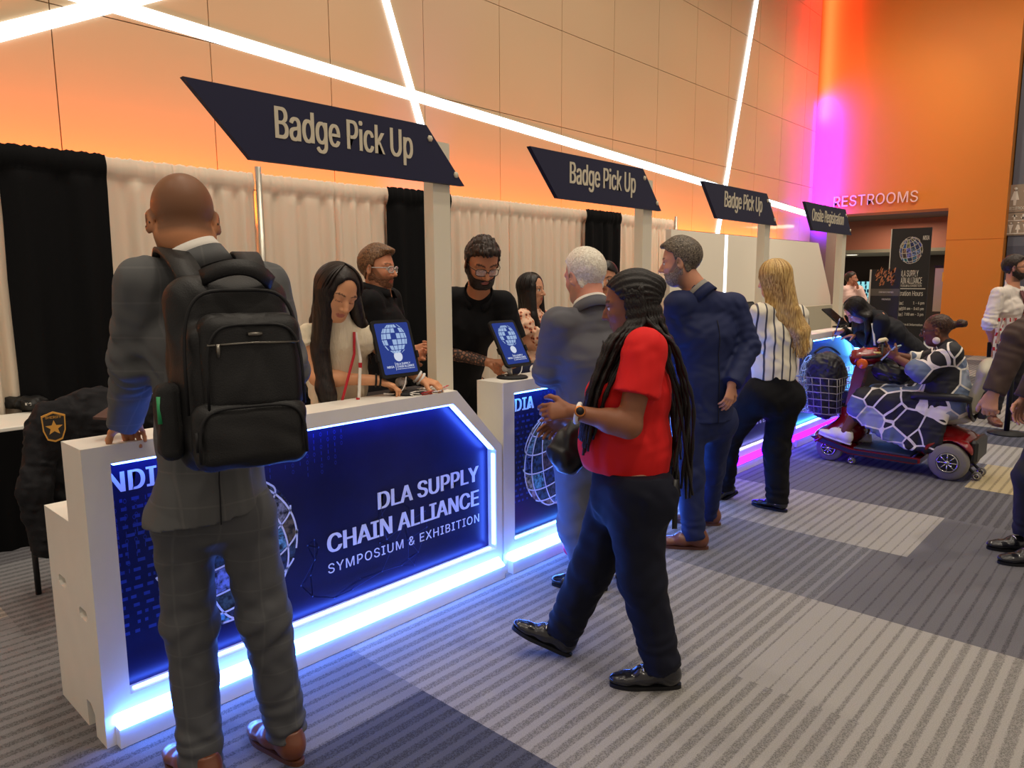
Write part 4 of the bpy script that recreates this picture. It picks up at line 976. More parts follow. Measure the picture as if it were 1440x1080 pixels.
        for q in 'LR':
            A, B, C = J['hip'+q], J['kn'+q], J['an'+q]; V.ell(A-s.fwd*(seat-.10)-A_(0, 0, .02), (seat*.74,)*3, None, .05); S = V.like(); nn = unit(C-B)
            S.chain([A, B, C+nn*(hem+.03)], [rad[0], rad[1], rad[2]*flare], .04); S.cut(C+nn*hem, nn); V.mix((slice(None),)*3, S.f, .04, 'add')
        V.cut(top_, unit(s.neckb-s.pel), 0)
        if amp:
            V.wave(amp, lam, seed)
            for q in 'LR':
                V.folds(J['kn'+q], J['an'+q]-J['hip'+q], .13, amp*1.5, .07, .6, seed+1); V.folds(J['an'+q], J['an'+q]-J['kn'+q], .12, amp*2.2, .055, .4, seed+2)
            V.folds(s.pel-A_(0, 0, .08), A_(.2, .2, 1), .13, amp*1.5, .06, .5, seed+4)
        return V.build(name, m, s.e, col)
    def shoes(s, m, toeL, toeR, kind='oxford', sz=1.0, m_sole=None, upL=None, upR=None, dz=(0, 0)):
        for q, toe, up, z in (('L', toeL, upL, dz[0]), ('R', toeR, upR, dz[1])):
            a = s.J['an'+q].copy(); u = A_(0, 0, 1) if up is None else unit(up); g = a-u*.10*sz
            if up is None: g[2] = z
            shoe('shoe', g, toe, u, m, s.e, kind, sz, m_sole)

def collar(P, nm, m, r, zb, zf, w, A=2.3, th=.005, c=.0, flare=.35):
    """turned collar round the neck: zb / zf = height above the shoulder line at the back / front"""
    N = P.neckb; ax = unit(P.H-P.R[0]*.012*P.hs-P.R[2]*.06*P.hs-N); T = np.linspace(-A, A, 29); f = unit(P.fwd-ax*(P.fwd@ax)); l = np.cross(ax, f)
    return ribbon([N+f*(-r*math.cos(a)+c)+l*r*math.sin(a)+ax*(zf+(zb-zf)*(1+math.cos(a))/2) for a in T], w, th, [-f*math.cos(a)+l*math.sin(a)+ax*flare for a in T]).build(nm, m, P.e)
def long_hair(P, m, fall, n=170, phi=124, r=.0065, seed=3, vol=1.0, h=.006, win=((.10, .0, -.005), (.080, .070, .118)), s=None, shades=None):
    """long loose hair: strands run from the crown over the skull and then along fall(t), t = -1 (right temple) .. 0 (nape) .. 1 (left temple)"""
    H, R = P.H, P.R; s = s or P.hs; Q = lambda x, y, z: H+(R.T@A_(x, y, z))*s; rnd = random.Random(seed)
    def sk(t, e, g=0): p = t*math.radians(phi); e = math.radians(e); return Q(-.012-(.110+g)*vol*math.cos(e)*math.cos(p), (.097+g)*vol*math.cos(e)*math.sin(p), .035+(.100+g)*vol*math.sin(e))
    T = [-1+2*k/10 for k in range(11)]; allp = [p for t in T for p in fall(t)]
    V = Vol(np.minimum(np.min(allp, 0), H-.16)-.05, np.maximum(np.max(allp, 0), H+.16)+.05, h)
    V.ell(Q(-.014, 0, .036), np.array((.106, .094, .097))*s*vol, R, .02); V.ell(Q(*win[0]), np.array(win[1])*s, R, .01, 'sub')
    for t in T: F = fall(t); V.chain([sk(t, -10, -.02), *F], [.026]+[.030]*(len(F)-1)+[.010], .025)
    V.wave(.0012, .02, seed, stretch=(1, 1, .1)); o = V.build('hair', m, P.e)
    mb = MB()
    for k in range(n):
        t = rnd.uniform(-1, 1); j = lambda a: A_(rnd.uniform(-a, a), rnd.uniform(-a, a), rnd.uniform(-a, a)); F = fall(t); end = rnd.uniform(.82, 1.06); t0 = t*rnd.uniform(.6, 1)
        mb.cm = k % 3; pts = [sk(t0, 84, .002), sk(t, 62, .004), sk(t, 32, .005), sk(t, 4, .006), sk(t, -22, .006)]+[p+j(.022) for p in F[:-1]]+[F[-2]+(F[-1]-F[-2])*end+j(.03)]
        for _ in range(2):
            q = [pts[0]]
            for a, b in zip(pts[:-1], pts[1:]): q += [a*.75+b*.25, a*.25+b*.75]
            pts = q+[pts[-1]]
        L = len(pts); mb.tube(pts, [r*(.5+.5*min(1, i/(L*.25)))*(1 if i < L*.75 else 1-.75*(i-L*.75)/(L*.25)) for i in range(L)], 5)
    mb.build('hair_locks', shades or [m]*3, o); return o
# ================================================================ PEOPLE
IM = np.array([math.sin(YAW), -math.cos(YAW), 0.0]); ZU = A_(0, 0, 1)
def vd(r, u, a): return IM*r+ZU*u+FH*a                       # right of the photo, up, away

def stand(P, hip=.93, wd=.1, fx=None, at=None, spread=.0):
    """legs straight down under the shoulders for people hidden behind a counter"""
    c = (P.J['shL']+P.J['shR'])/2 if at is None else A_(*at, 0); l = unit((P.J['shL']-P.J['shR'])*A_(1, 1, 0)); f = np.cross(l, ZU)
    for q, s_ in (('L', 1), ('R', -1)):
        b = A_(c[0], c[1], 0)+l*wd*s_; P.J['hip'+q] = b+ZU*hip; P.J['kn'+q] = b+ZU*.5+f*.02; P.J['an'+q] = b+ZU*.10-f*.02+l*spread*s_
M_leather_br = mat('brown_leather', (116, 66, 44), .35, coat=.3, var=.12); M_leather_bk = mat('black_leather', (24, 24, 30), .25, coat=.4); M_tansole = mat('brown_sole', (92, 54, 36), .6)
M_seam = mat('dark_seam', (24, 24, 30), .9)  # near-black line colour for the jackets' back seams
M_polo = mat('black_knit', (20, 20, 23), .85, bump=.1, bscale=400, spec=.2); M_bkpants = mat('black_trouser_cloth', (17, 17, 21), .85, spec=.2); M_white_cloth = mat('white_cotton', (228, 222, 212), .8, bump=.08, bscale=90)
def plaid(name, c, line, sc):
    m = mat(name, c, .8, bump=.08, bscale=500, spec=.25); nt = m.node_tree; n = nt.nodes; L = nt.links; tc = n.new('ShaderNodeTexCoord'); out = None
    for ax in (0, 2):
        w = n.new('ShaderNodeTexWave'); w.bands_direction = 'XYZ'[ax]; w.inputs['Scale'].default_value = sc; w.inputs['Distortion'].default_value = .0; L.new(tc.outputs['Object'], w.inputs['Vector'])
        r = n.new('ShaderNodeMapRange'); r.inputs[1].default_value = .985; r.inputs[2].default_value = 1.0; L.new(w.outputs['Fac'], r.inputs[0])
        if out is None: out = r.outputs[0]
        else:
            a = n.new('ShaderNodeMath'); a.operation = 'MAXIMUM'; L.new(out, a.inputs[0]); L.new(r.outputs[0], a.inputs[1]); out = a.outputs[0]
    nz = n.new('ShaderNodeTexNoise'); nz.inputs['Scale'].default_value = 300; L.new(tc.outputs['Object'], nz.inputs['Vector'])
    mx = n.new('ShaderNodeMix'); mx.data_type = 'RGBA'; mx.inputs[6].default_value = srgb(c); mx.inputs[7].default_value = srgb(line); L.new(out, mx.inputs[0]); L.new(mx.outputs[2], n['Principled BSDF'].inputs['Base Color']); return m

# ---------------------------------------------------------------- 1 grey suited man with the backpack
def suit_man():
    P = Person('shaven headed person in a grey suit seen from behind, standing at the nearest counter').pose(2.155, head=(258, 313), shL=(203, 398, -.08), shR=(374, 404, .09), elL=(190, 508, -.02), wrL=(176, 592, .16), elR=(402, 515, .08), wrR=(380, 600, .28),
        hipL=(255, 715, 0), hipR=(343, 715, .02), knL=(268, 880, 0), knR=(372, 866, .03), anL=(284, 1078, -.05), anR=(401, 1016, .07)).root()
    P.body((182, 122, 82), vd(-.45, -.42, .85), up=(0, 0, 1), hs=1.10, h=.005, neck=.066, stub=(60, 42, 32), scalp=(66, 48, 37), hd=dict(L=dict(d=vd(-.25, -.45, .85), n=vd(.3, -.9, -.3), side=1, curl=(.5, .55, .6, .6))))
    m = plaid('grey_suit_cloth', (90, 91, 92), (99, 99, 99), 3.2)
    P.top('jacket', m, 2.0, .93, hemn=unit(unit(P.pel-P.neckb)-P.lat*.16), hemw=1.08, chest=.128, waist=.125, hipw=.145, wide=1.04, arm=(.076, .066, .054), amp=.0025, lam=.10, h=.0055, shoulder=.075, collar=True, drop=vd(-.02, -.05, 0), seed=11)
    P.trousers(plaid('grey_suit_trouser_cloth', (82, 83, 86), (89, 90, 92), 3.2), rad=(.090, .077, .062), amp=.0025, h=.0055, flare=1.02, seat=.11, hem=.03, wide=.92)
    N = P.neckb; collar(P, 'suit_collar', m, .09, .095, .02, .055); collar(P, 'shirt_collar', M_white_cloth, .077, .125, .07, .035)
    P.back_seam(M_seam)
    glasses(P.e, P.H, P.R, 1.10, mat('dark_frame', (30, 24, 22), .4), w=.026, hgt=.02)
    P.shoes(M_leather_br, vd(-.75, 0, .55), vd(-.75, 0, .6), 'oxford', 1.05, M_tansole)
    # backpack
    B = at_h(326, 522, 2.155-.20); f = P.fwd; l = unit(P.lat-P.fwd*.02); u = unit(ZU*1+f*.06); l = unit(l-u*(l@u)); f = np.cross(l, u); R = np.stack([f, l, u])
    t = empty('backpack', B-u*.27, 'black backpack with two zipped front pockets worn by the grey suited man', 'backpack')
    M_nyl = mat('black_nylon', (19, 19, 20), .55, bump=.15, bscale=260, spec=.4); M_zip = mat('zip_metal', (120, 116, 108), .3, .9)
    T = lambda x, y, z: B+R.T@A_(x, y, z)
    def pad(name, secs, m, par, h=.006, amp=.003, seed=0):
        V = Vol(B-.42, B+.42, h)
        for a in secs: a(V)
        if amp: V.wave(amp, .09, seed)
        return V.build(name, m, par)
    def rbox(V, c, hx, hy, hz, r):
        """rounded box in the pack's frame"""
        w = V.win(T(*c)-max(hx, hy, hz)*1.3, T(*c)+max(hx, hy, hz)*1.3, .03); sl, X, Y, Z = w; px, py, pz = X-B[0], Y-B[1], Z-B[2]
        q = [np.abs(px*R[i][0]+py*R[i][1]+pz*R[i][2]-c[i])-(hh-r) for i, hh in enumerate((hx, hy, hz))]
        d = np.sqrt(sum(np.maximum(v, 0)**2 for v in q))+np.minimum(np.maximum(np.maximum(q[0], q[1]), q[2]), 0)-r; V.mix(sl, d.astype(np.float32), .02, 'add')
    pad('pack_body', [lambda V: rbox(V, (.02, 0, 0), .085, .155, .26, .07), lambda V: rbox(V, (-.03, -.01, -.05), .08, .142, .19, .06)], M_nyl, t)
    b = pad('upper_pocket', [lambda V: rbox(V, (-.085, -.035, .02), .05, .13, .135, .045)], M_nyl, t, amp=.002, seed=3)
    b2 = pad('lower_pocket', [lambda V: rbox(V, (-.095, -.02, -.16), .055, .145, .09, .045)], M_nyl, t, amp=.002, seed=4)
    pad('side_pocket', [lambda V: rbox(V, (0, .165, -.12), .06, .03, .10, .025)], mat('black_mesh', (14, 14, 15), .8, bump=.4, bscale=500), t)
    arch = lambda x, y0, y1, z0, z1, n=24: [T(x, (y0+y1)/2+(y1-y0)/2*math.copysign(abs(math.cos(a))**.45, math.cos(a)), z0+(z1-z0)*abs(math.sin(a))**.45) for a in np.linspace(0, PI, n)]
    MB().tube(arch(-.137, -.155, .085, -.09, .125), .004, 6).build('zip_line', M_rub, b); MB().tube([T(-.138, .08, .075), T(-.140, -.03, .078), T(-.138, -.15, .075)], .0035, 6).build('zip', M_zip, b)
    MB().box(-.004, .004, -.004, .004, -.02, .02).v; pb = T(-.142, .055, .06); MB().tube([pb+u*.018, pb-u*.018], [.006, .004], 8).build('zip_pull', M_zip, b)
    MB().tube([T(-.139, -.02, .1), T(-.139, -.055, .1)], .006, 8).build('badge', M_zip, b)
    MB().tube(arch(-.150, -.15, .115, -.22, -.085), .0045, 6).build('zip_line', M_rub, b2); pb = T(-.145, .12, -.16); MB().tube([pb+u*.02, pb-u*.03], .005, 8).build('zip_pull', M_rub, b2)
    MB().tube(arch(-.10, -.16, .13, -.1, .215), .005, 6).build('zip_line', M_rub, t)
    g = T(-.05, .19, -.05); MB().tube([g, g-u*.07], [.006, .007], 8).build('green_pull', mat('green_tag', (40, 150, 90), .5), t)
    ribbon(bez(T(-.04, .06, .25), T(-.15, -.03, .30), T(-.06, -.10, .235), 14), .04, .012, [-f+u*.3]*14).build('carry_handle', M_nyl, t)
    for s_, sh in ((1, 'L'), (-1, 'R')):
        S = N+(P.J['sh'+sh]-N)*.62; p0 = T(.02, s_*.08, .235); top = S+ZU*.088-f*.03; fr = S+f*.13-ZU*.03; pts = bez(p0, (p0+top)/2+ZU*.03-f*.02, top, 8)+bez(top, top+f*.09+ZU*.012, fr, 7)[1:]+[fr-ZU*.16+f*.02, fr-ZU*.3-f*.03]
        nn = [(-f*.5+ZU*.9)]*6+[ZU+f*.1*k for k in range(8)]+[f]*2
        ribbon(pts, .07, .014, nn[:len(pts)]).build('shoulder_strap', M_nyl, t)
    ph = at_h(156, 588, 2.155+.27)
    tag(MB().prism([ph+vd(-.05, .0, -.02), ph+vd(.05, .0, -.05), ph+vd(.06, .02, .07), ph+vd(-.05, .02, .09)], (0, 0, .008)).build('wallet', mat('dark_brown_leather', (70, 40, 30), .5)), 'dark brown wallet held by the grey suited man over the counter corner', 'wallet')
# ---------------------------------------------------------------- 2 woman in the ivory sleeveless top
def ivory_woman():
    P = Person('person with long black hair in an ivory turtleneck, reaching over the nearest counter').pose(3.45, head=(474, 413, -.20), shL=(521, 476, -.06), shR=(434, 474, -.14), elR=(447, 531, -.20), wrR=(532, 535, -.13), elL=(551, 505, -.02), wrL=(592, 533, .01), hipL=(495, 655, .26), hipR=(442, 655, .22))
    c = (P.J['hipL']+P.J['hipR'])/2; J = P.J; l = unit((J['hipL']-J['hipR'])*A_(1, 1, 0))
    for q, s_ in (('L', 1), ('R', -1)): J['kn'+q] = A_(c[0]-.02, c[1]+.05, .5)+l*.09*s_; J['an'+q] = A_(c[0]-.02, c[1]+.10, .1)+l*.09*s_
    P.root()
    P.body((218, 156, 114), vd(.60, -.45, -.70), up=vd(.15, 1, .1), hs=1.0, g=.88, neck=.048, brow=(58, 40, 32), lips=(184, 100, 88), bw=.003, lids=True, cheek=1.06, jaw=.88,
        hd=dict(R=dict(d=vd(.9, -.35, .1), n=vd(-.2, -.95, -.1), side=1, s=.9, curl=(.35, .4, .45, .5)), L=dict(d=vd(.9, -.25, -.2), n=vd(.0, -1, .1), side=-1, s=.92, curl=(.45, .5, .5, .5))))
    P.top('sleeveless_top', mat('ivory_knit', (232, 218, 190), .85, bump=.35, bscale=130, stretch=(1, 1, .15)), .22, 1.0, chest=.115, waist=.10, hipw=.12, arm=(.062, .058, .05), amp=.0022, lam=.08, shoulder=.060, collar='turtle', bust=1, h=.0055)
    P.trousers(M_bkpants, h=.009, amp=0); P.shoes(M_leather_bk, P.fwd, P.fwd, 'flat')
    hm = hair_mat('black_brown_hair', (14, 10, 10), (44, 29, 23), (70, 70, 5), bumpy=False); nb, fw, lt = P.neckb, P.fwd, P.lat
    def fall(t):
        G = {-1: (nb-lt*.085+fw*.085-ZU*.04, nb-lt*.06+fw*.140-ZU*.19, nb-lt*.035+fw*.135-ZU*.35), -.6: (nb-lt*.10+fw*.05+ZU*.01, nb-lt*.085+fw*.125-ZU*.16, nb-lt*.06+fw*.135-ZU*.31), -.4: (nb-lt*.10-fw*.05+ZU*.05, nb-lt*.12-fw*.11-ZU*.12, nb-lt*.10-fw*.12-ZU*.26),
             0: (nb-fw*.10+ZU*.03, nb-fw*.12-ZU*.14, nb-fw*.11-ZU*.3), .6: (nb+lt*.09-fw*.06+ZU*.04, nb+lt*.10-fw*.10-ZU*.12, nb+lt*.09-fw*.11-ZU*.26), 1: (nb+lt*.095+fw*.0+ZU*.05, nb+lt*.12-fw*.0+ZU*.0, nb+lt*.14+fw*.01-ZU*.08)}
        K = sorted(G); i = max(0, min(len(K)-2, sum(t >= k for k in K)-1)); u = (t-K[i])/(K[i+1]-K[i]); return [a*(1-u)+b*u for a, b in zip(G[K[i]], G[K[i+1]])]
    long_hair(P, hm, fall)
    ln = [nb+lt*.062+fw*.03+ZU*.075, nb+lt*.058+fw*.15-ZU*.02, nb+lt*.005+fw*.215-ZU*.16, nb-lt*.02+fw*.19-ZU*.26]
    ln2 = [nb+lt*.068+fw*.02+ZU*.07, nb+lt*.085+fw*.155-ZU*.04, nb+lt*.07+fw*.215-ZU*.18, nb+lt*.04+fw*.19-ZU*.28]
    ln, ln2 = [[P.surf(a+(b-a)*u-fw*.05, fw, .006) for a, b in zip(L_[:-1], L_[1:]) for u in (0, .33, .66)]+[P.surf(L_[-1]-fw*.05, fw, .006)] for L_ in (ln, ln2)]
    t = empty('badge_lanyard', ln[-1], 'red and white lanyard round the neck of the woman in the ivory top', 'lanyard')
    ribbon(ln, .012, .002, fw).build('red_ribbon', mat('red_ribbon', (190, 24, 40), .5), t); ribbon(ln2, .014, .002, fw).build('white_ribbon', mat('white_ribbon', (232, 226, 216), .6), t)
    for k in (3, 6): p = (ln2[k]+ln2[k+1])/2; MB().prism([p+fw*.004+lt*.008+ZU*.014, p+fw*.004+lt*.008-ZU*.014, p+fw*.004-lt*.008-ZU*.014, p+fw*.004-lt*.008+ZU*.014], fw*.002).build('red_mark', mat('red_ribbon', (190, 24, 40)), t)
    for q, offs, m in (('R', (-.012, .008), M_rub), ('L', (-.02, .0), mat('white_band', (226, 222, 216), .5))):
        w = P.J['wr'+q]; ax = unit(w-P.J['el'+q]); e1 = unit(np.cross(ax, ZU)); e2 = np.cross(ax, e1)
        for o_ in offs: MB().tube([w+ax*o_+.028*(e1*math.cos(a)+e2*math.sin(a)) for a in np.linspace(0, 2*PI, 20, endpoint=False)], .005 if q == 'R' else .007, 6, closed=True).build('bracelet', m, P.e)
# ---------------------------------------------------------------- 3 man in profile
def profile_man():
    P = Person('person in a black polo with brown hair and clear glasses, in profile facing right').pose(4.28, head=(531, 378), shR=(519, 426, -.17), shL=(548, 421, .15), elR=(540, 494, -.16), wrR=(577, 503, -.02), elL=(563, 492, .18), wrL=(581, 492, .08))
    stand(P); P.root()
    P.body((222, 152, 116), vd(.96, -.06, -.28), hs=1.04, brow=(110, 76, 50), lips=(190, 100, 88), stub=(140, 92, 62), stubz=-.035, neck=.06, iris=(90, 110, 120),
        hd=dict(R=dict(d=vd(.75, .15, .6), n=vd(-.3, .2, .9), side=-1, curl=(.5, .6, .6, .6)), L=dict(d=vd(.85, .15, -.3), n=vd(.1, .3, -.95), side=1, curl=(.6, .7, .7, .7))))
    P.top('polo_shirt', M_polo, .75, 1.08, chest=.125, waist=.12, hipw=.12, arm=(.074, .066, .05), shoulder=.074, wide=1.05, collar=.10)
    P.trousers(M_bkpants, h=.009, amp=0); P.shoes(M_leather_bk, P.fwd, P.fwd, 'flat')
    collar(P, 'polo_collar', M_polo, .086, .105, .02, .05, 2.7, c=.008)
    short_hair(P.e, P.H, P.R, 1.04, hair_mat('brown_hair', (74, 48, 30), (136, 98, 64), (40, 40, 40)), HL_SHORT, off=.012, top=.016, front=((.055, .0, .105), (.045, .05, .02)))
    beard(P.e, P.H, P.R, 1.04, hair_mat('brown_beard', (92, 56, 36), (140, 92, 62), (60, 60, 60)), off=.004)
    glasses(P.e, P.H, P.R, 1.04, mat('clear_frame', (206, 200, 196), .15), w=.025, hgt=.017, r=.0026)
# ---------------------------------------------------------------- 4 man with dark hair and tattooed forearm
def tattoo_man():
    P = Person('person with dark hair, beard and glasses in a black polo, looking down at a tablet').pose(4.32, head=(678, 370, -.2), shR=(636, 421, -.02), shL=(708, 426, -.02), elR=(626, 493, .0), wrR=(688, 510, -.10), elL=(724, 485, .0), wrL=(722, 512, -.14))
    stand(P, at=tuple((P.J['shL']+P.J['shR'])[:2]/2+A_(.02, .22))); P.root()
    P.body((196, 132, 96), vd(.30, -.52, -.82), hs=1.1, brow=(30, 22, 20), lips=(160, 88, 78), lids=True, neck=.06, stub=(60, 42, 34),
        hd=dict(R=dict(d=vd(.9, -.1, -.25), n=vd(-.1, .5, -.8), side=1, curl=(.5, .6, .6, .6)), L=dict(d=vd(-.55, -.3, -.7), n=vd(-.5, .6, .3), side=-1, curl=(.5, .6, .6, .6))))
    P.top('polo_shirt', M_polo, .85, 1.05, chest=.13, waist=.125, hipw=.125, arm=(.076, .076, .05), shoulder=.072, wide=1.02, collar=.10)
    P.trousers(M_bkpants, h=.009, amp=0); P.shoes(M_leather_bk, P.fwd, P.fwd, 'flat')
    collar(P, 'polo_collar', M_polo, .086, .105, .02, .05, 2.75, c=.012)
    short_hair(P.e, P.H, P.R, 1.1, hair_mat('dark_brown_hair', (26, 19, 16), (60, 42, 32), (40, 40, 40)), HL_SHORT, off=.013, top=.02, amp=.004, lam=.022, front=((.055, .0, .10), (.042, .058, .022)))
    beard(P.e, P.H, P.R, 1.1, hair_mat('dark_beard', (24, 17, 15), (50, 34, 27), (60, 60, 60)), off=.008)
    glasses(P.e, P.H, P.R, 1.1, mat('dark_frame', (30, 24, 22), .4), w=.027, hgt=.019, r=.0019)
    m = mat('tattooed_skin', (150, 104, 82), .55, bump=.03); nt = m.node_tree; n = nt.nodes; v = n.new('ShaderNodeTexVoronoi'); v.inputs['Scale'].default_value = 46; v.feature = 'DISTANCE_TO_EDGE'; r = n.new('ShaderNodeValToRGB'); r.color_ramp.elements[0].color = srgb(58, 48, 46); r.color_ramp.elements[1].color = srgb(176, 122, 94); r.color_ramp.elements[0].position = .08; r.color_ramp.elements[1].position = .3
    tc = n.new('ShaderNodeTexCoord'); nt.links.new(tc.outputs['Object'], v.inputs['Vector']); nt.links.new(v.outputs['Distance'], r.inputs[0]); nt.links.new(r.outputs[0], n['Principled BSDF'].inputs['Base Color'])
    E, W = P.J['elR'], P.J['wrR']; V = Vol(np.minimum(E, W)-.07, np.maximum(E, W)+.07, .004); V.chain([E+(W-E)*.12, E*.7+W*.3, E+(W-E)*.88], [.0405, .0425, .031], .02); V.build('tattoo_sleeve', m, P.e)
# ---------------------------------------------------------------- 5 woman in the floral blouse
def floral_woman():
    P = Person('person with long black hair in a pink floral blouse standing behind the second counter').pose(5.56, head=(748, 408), shR=(734, 446, -.12), shL=(762, 446, .12), elR=(743, 484, -.13), wrR=(760, 502, -.0), elL=(772, 484, .16), wrL=(772, 500, .12))
    stand(P, hip=.9, wd=.085); P.root()
    P.body((206, 150, 118), vd(.85, -.03, -.5), hs=.98, g=.85, neck=.046, lips=(180, 84, 78), bw=.003, jaw=.88, h=.006, hd=dict(R=dict(d=vd(.8, -.1, .4), n=vd(0, -.3, .9), side=-1, s=.88), L=dict(d=vd(.4, -.1, -.8), n=vd(.2, -.9, 0), side=1, s=.88)))
    m = mat('floral_cloth', (236, 190, 160), .8); nt = m.node_tree; n = nt.nodes; L = nt.links; tc = n.new('ShaderNodeTexCoord'); v = n.new('ShaderNodeTexVoronoi'); v.inputs['Scale'].default_value = 34; L.new(tc.outputs['Object'], v.inputs['Vector'])
    r = n.new('ShaderNodeValToRGB'); e = r.color_ramp.elements; e[0].position = 0; e[0].color = srgb(60, 30, 30); e[1].position = 1; e[1].color = srgb(238, 196, 168)
    for p_, c_ in ((.2, (70, 34, 34)), (.26, (214, 120, 84)), (.40, (226, 150, 116)), (.46, (238, 200, 172))): q = e.new(p_); q.color = srgb(*c_)
    L.new(v.outputs['Distance'], r.inputs[0]); L.new(r.outputs[0], n['Principled BSDF'].inputs['Base Color'])
    P.top('blouse', m, .62, 1.0, chest=.11, waist=.09, hipw=.10, arm=(.06, .055, .05), shoulder=.06, puff=.022, bust=1, amp=.004, lam=.06)
    P.trousers(mat('navy_trouser_cloth', (24, 30, 62), .8), h=.008, amp=.002, rad=(.095, .07, .06)); P.shoes(M_leather_bk, P.fwd, P.fwd, 'flat')
    nb, fw, lt = P.neckb, P.fwd, P.lat
    def fall(t):
        if t < 0: a, b = (nb-lt*.09+fw*.07+ZU*.0, nb-lt*.07+fw*.12-ZU*.12, nb-lt*.05+fw*.12-ZU*.24), (nb-fw*.09+ZU*.03, nb-fw*.12-ZU*.14, nb-fw*.12-ZU*.3); u = 1+t
        else: a, b = (nb-fw*.09+ZU*.03, nb-fw*.12-ZU*.14, nb-fw*.12-ZU*.3), (nb+lt*.09+fw*.03+ZU*.02, nb+lt*.09+fw*.05-ZU*.06, nb+lt*.08+fw*.07-ZU*.14); u = t
        return [p*(1-u)+q*u for p, q in zip(a, b)]
    long_hair(P, hair_mat('black_hair', (11, 9, 9), (32, 23, 20), (70, 70, 6), bumpy=False), fall, n=110, r=.008, h=.007)
# ---------------------------------------------------------------- 6 white haired man
def white_man():
    P = Person('white haired person in a grey suit at the second counter').pose(3.52, head=(822, 390, .05), shL=(784, 455, -.06), shR=(880, 452, .06), elL=(770, 523, .0), wrL=(800, 538, .26), elR=(890, 530, .12), wrR=(850, 540, .36),
        hipL=(806, 640, -.02), hipR=(862, 638, .03), knL=(808, 740, .02), knR=(885, 726, -.02), anL=(832, 820, .02), anR=(906, 795, .0)).root()
    P.body((226, 158, 134), vd(-.58, -.22, .80), hs=1.08, neck=.068, stub=(190, 150, 130), hd=dict(L=dict(d=vd(.35, -.1, .9), n=vd(.2, -.9, 0), side=1, curl=(.5, .6, .6, .6)), R=dict(d=vd(-.5, -.1, .8), n=vd(0, -.9, 0), side=-1)))
    m = mat('slate_suit_cloth', (92, 92, 98), .75, bump=.06, bscale=400, spec=.3)
    P.top('jacket', m, 2.0, 1.03, hemw=1.04, chest=.14, waist=.15, hipw=.14, arm=(.08, .07, .055), shoulder=.078, wide=1.06, belly=.05, amp=.002, seed=5)
    P.trousers(mat('grey_trouser_cloth', (104, 108, 122), .8, spec=.25), rad=(.10, .082, .068), amp=.0025, hem=.02)
    collar(P, 'suit_collar', m, .092, .095, .02, .055); collar(P, 'shirt_collar', M_white_cloth, .079, .12, .07, .026)
    P.back_seam(M_seam)
    short_hair(P.e, P.H, P.R, 1.08, hair_mat('white_hair', (206, 196, 176), (240, 234, 220), (40, 40, 40), .5), [(-.12, -.075), (-.04, -.062), (-.025, .0), (-.005, .022), (.01, .01), (.02, .06), (.05, .088), (.12, .11)], off=.010, top=.006)
    P.shoes(M_leather_bk, vd(-.95, 0, .25), vd(-.5, 0, .8), 'oxford', 1.05)
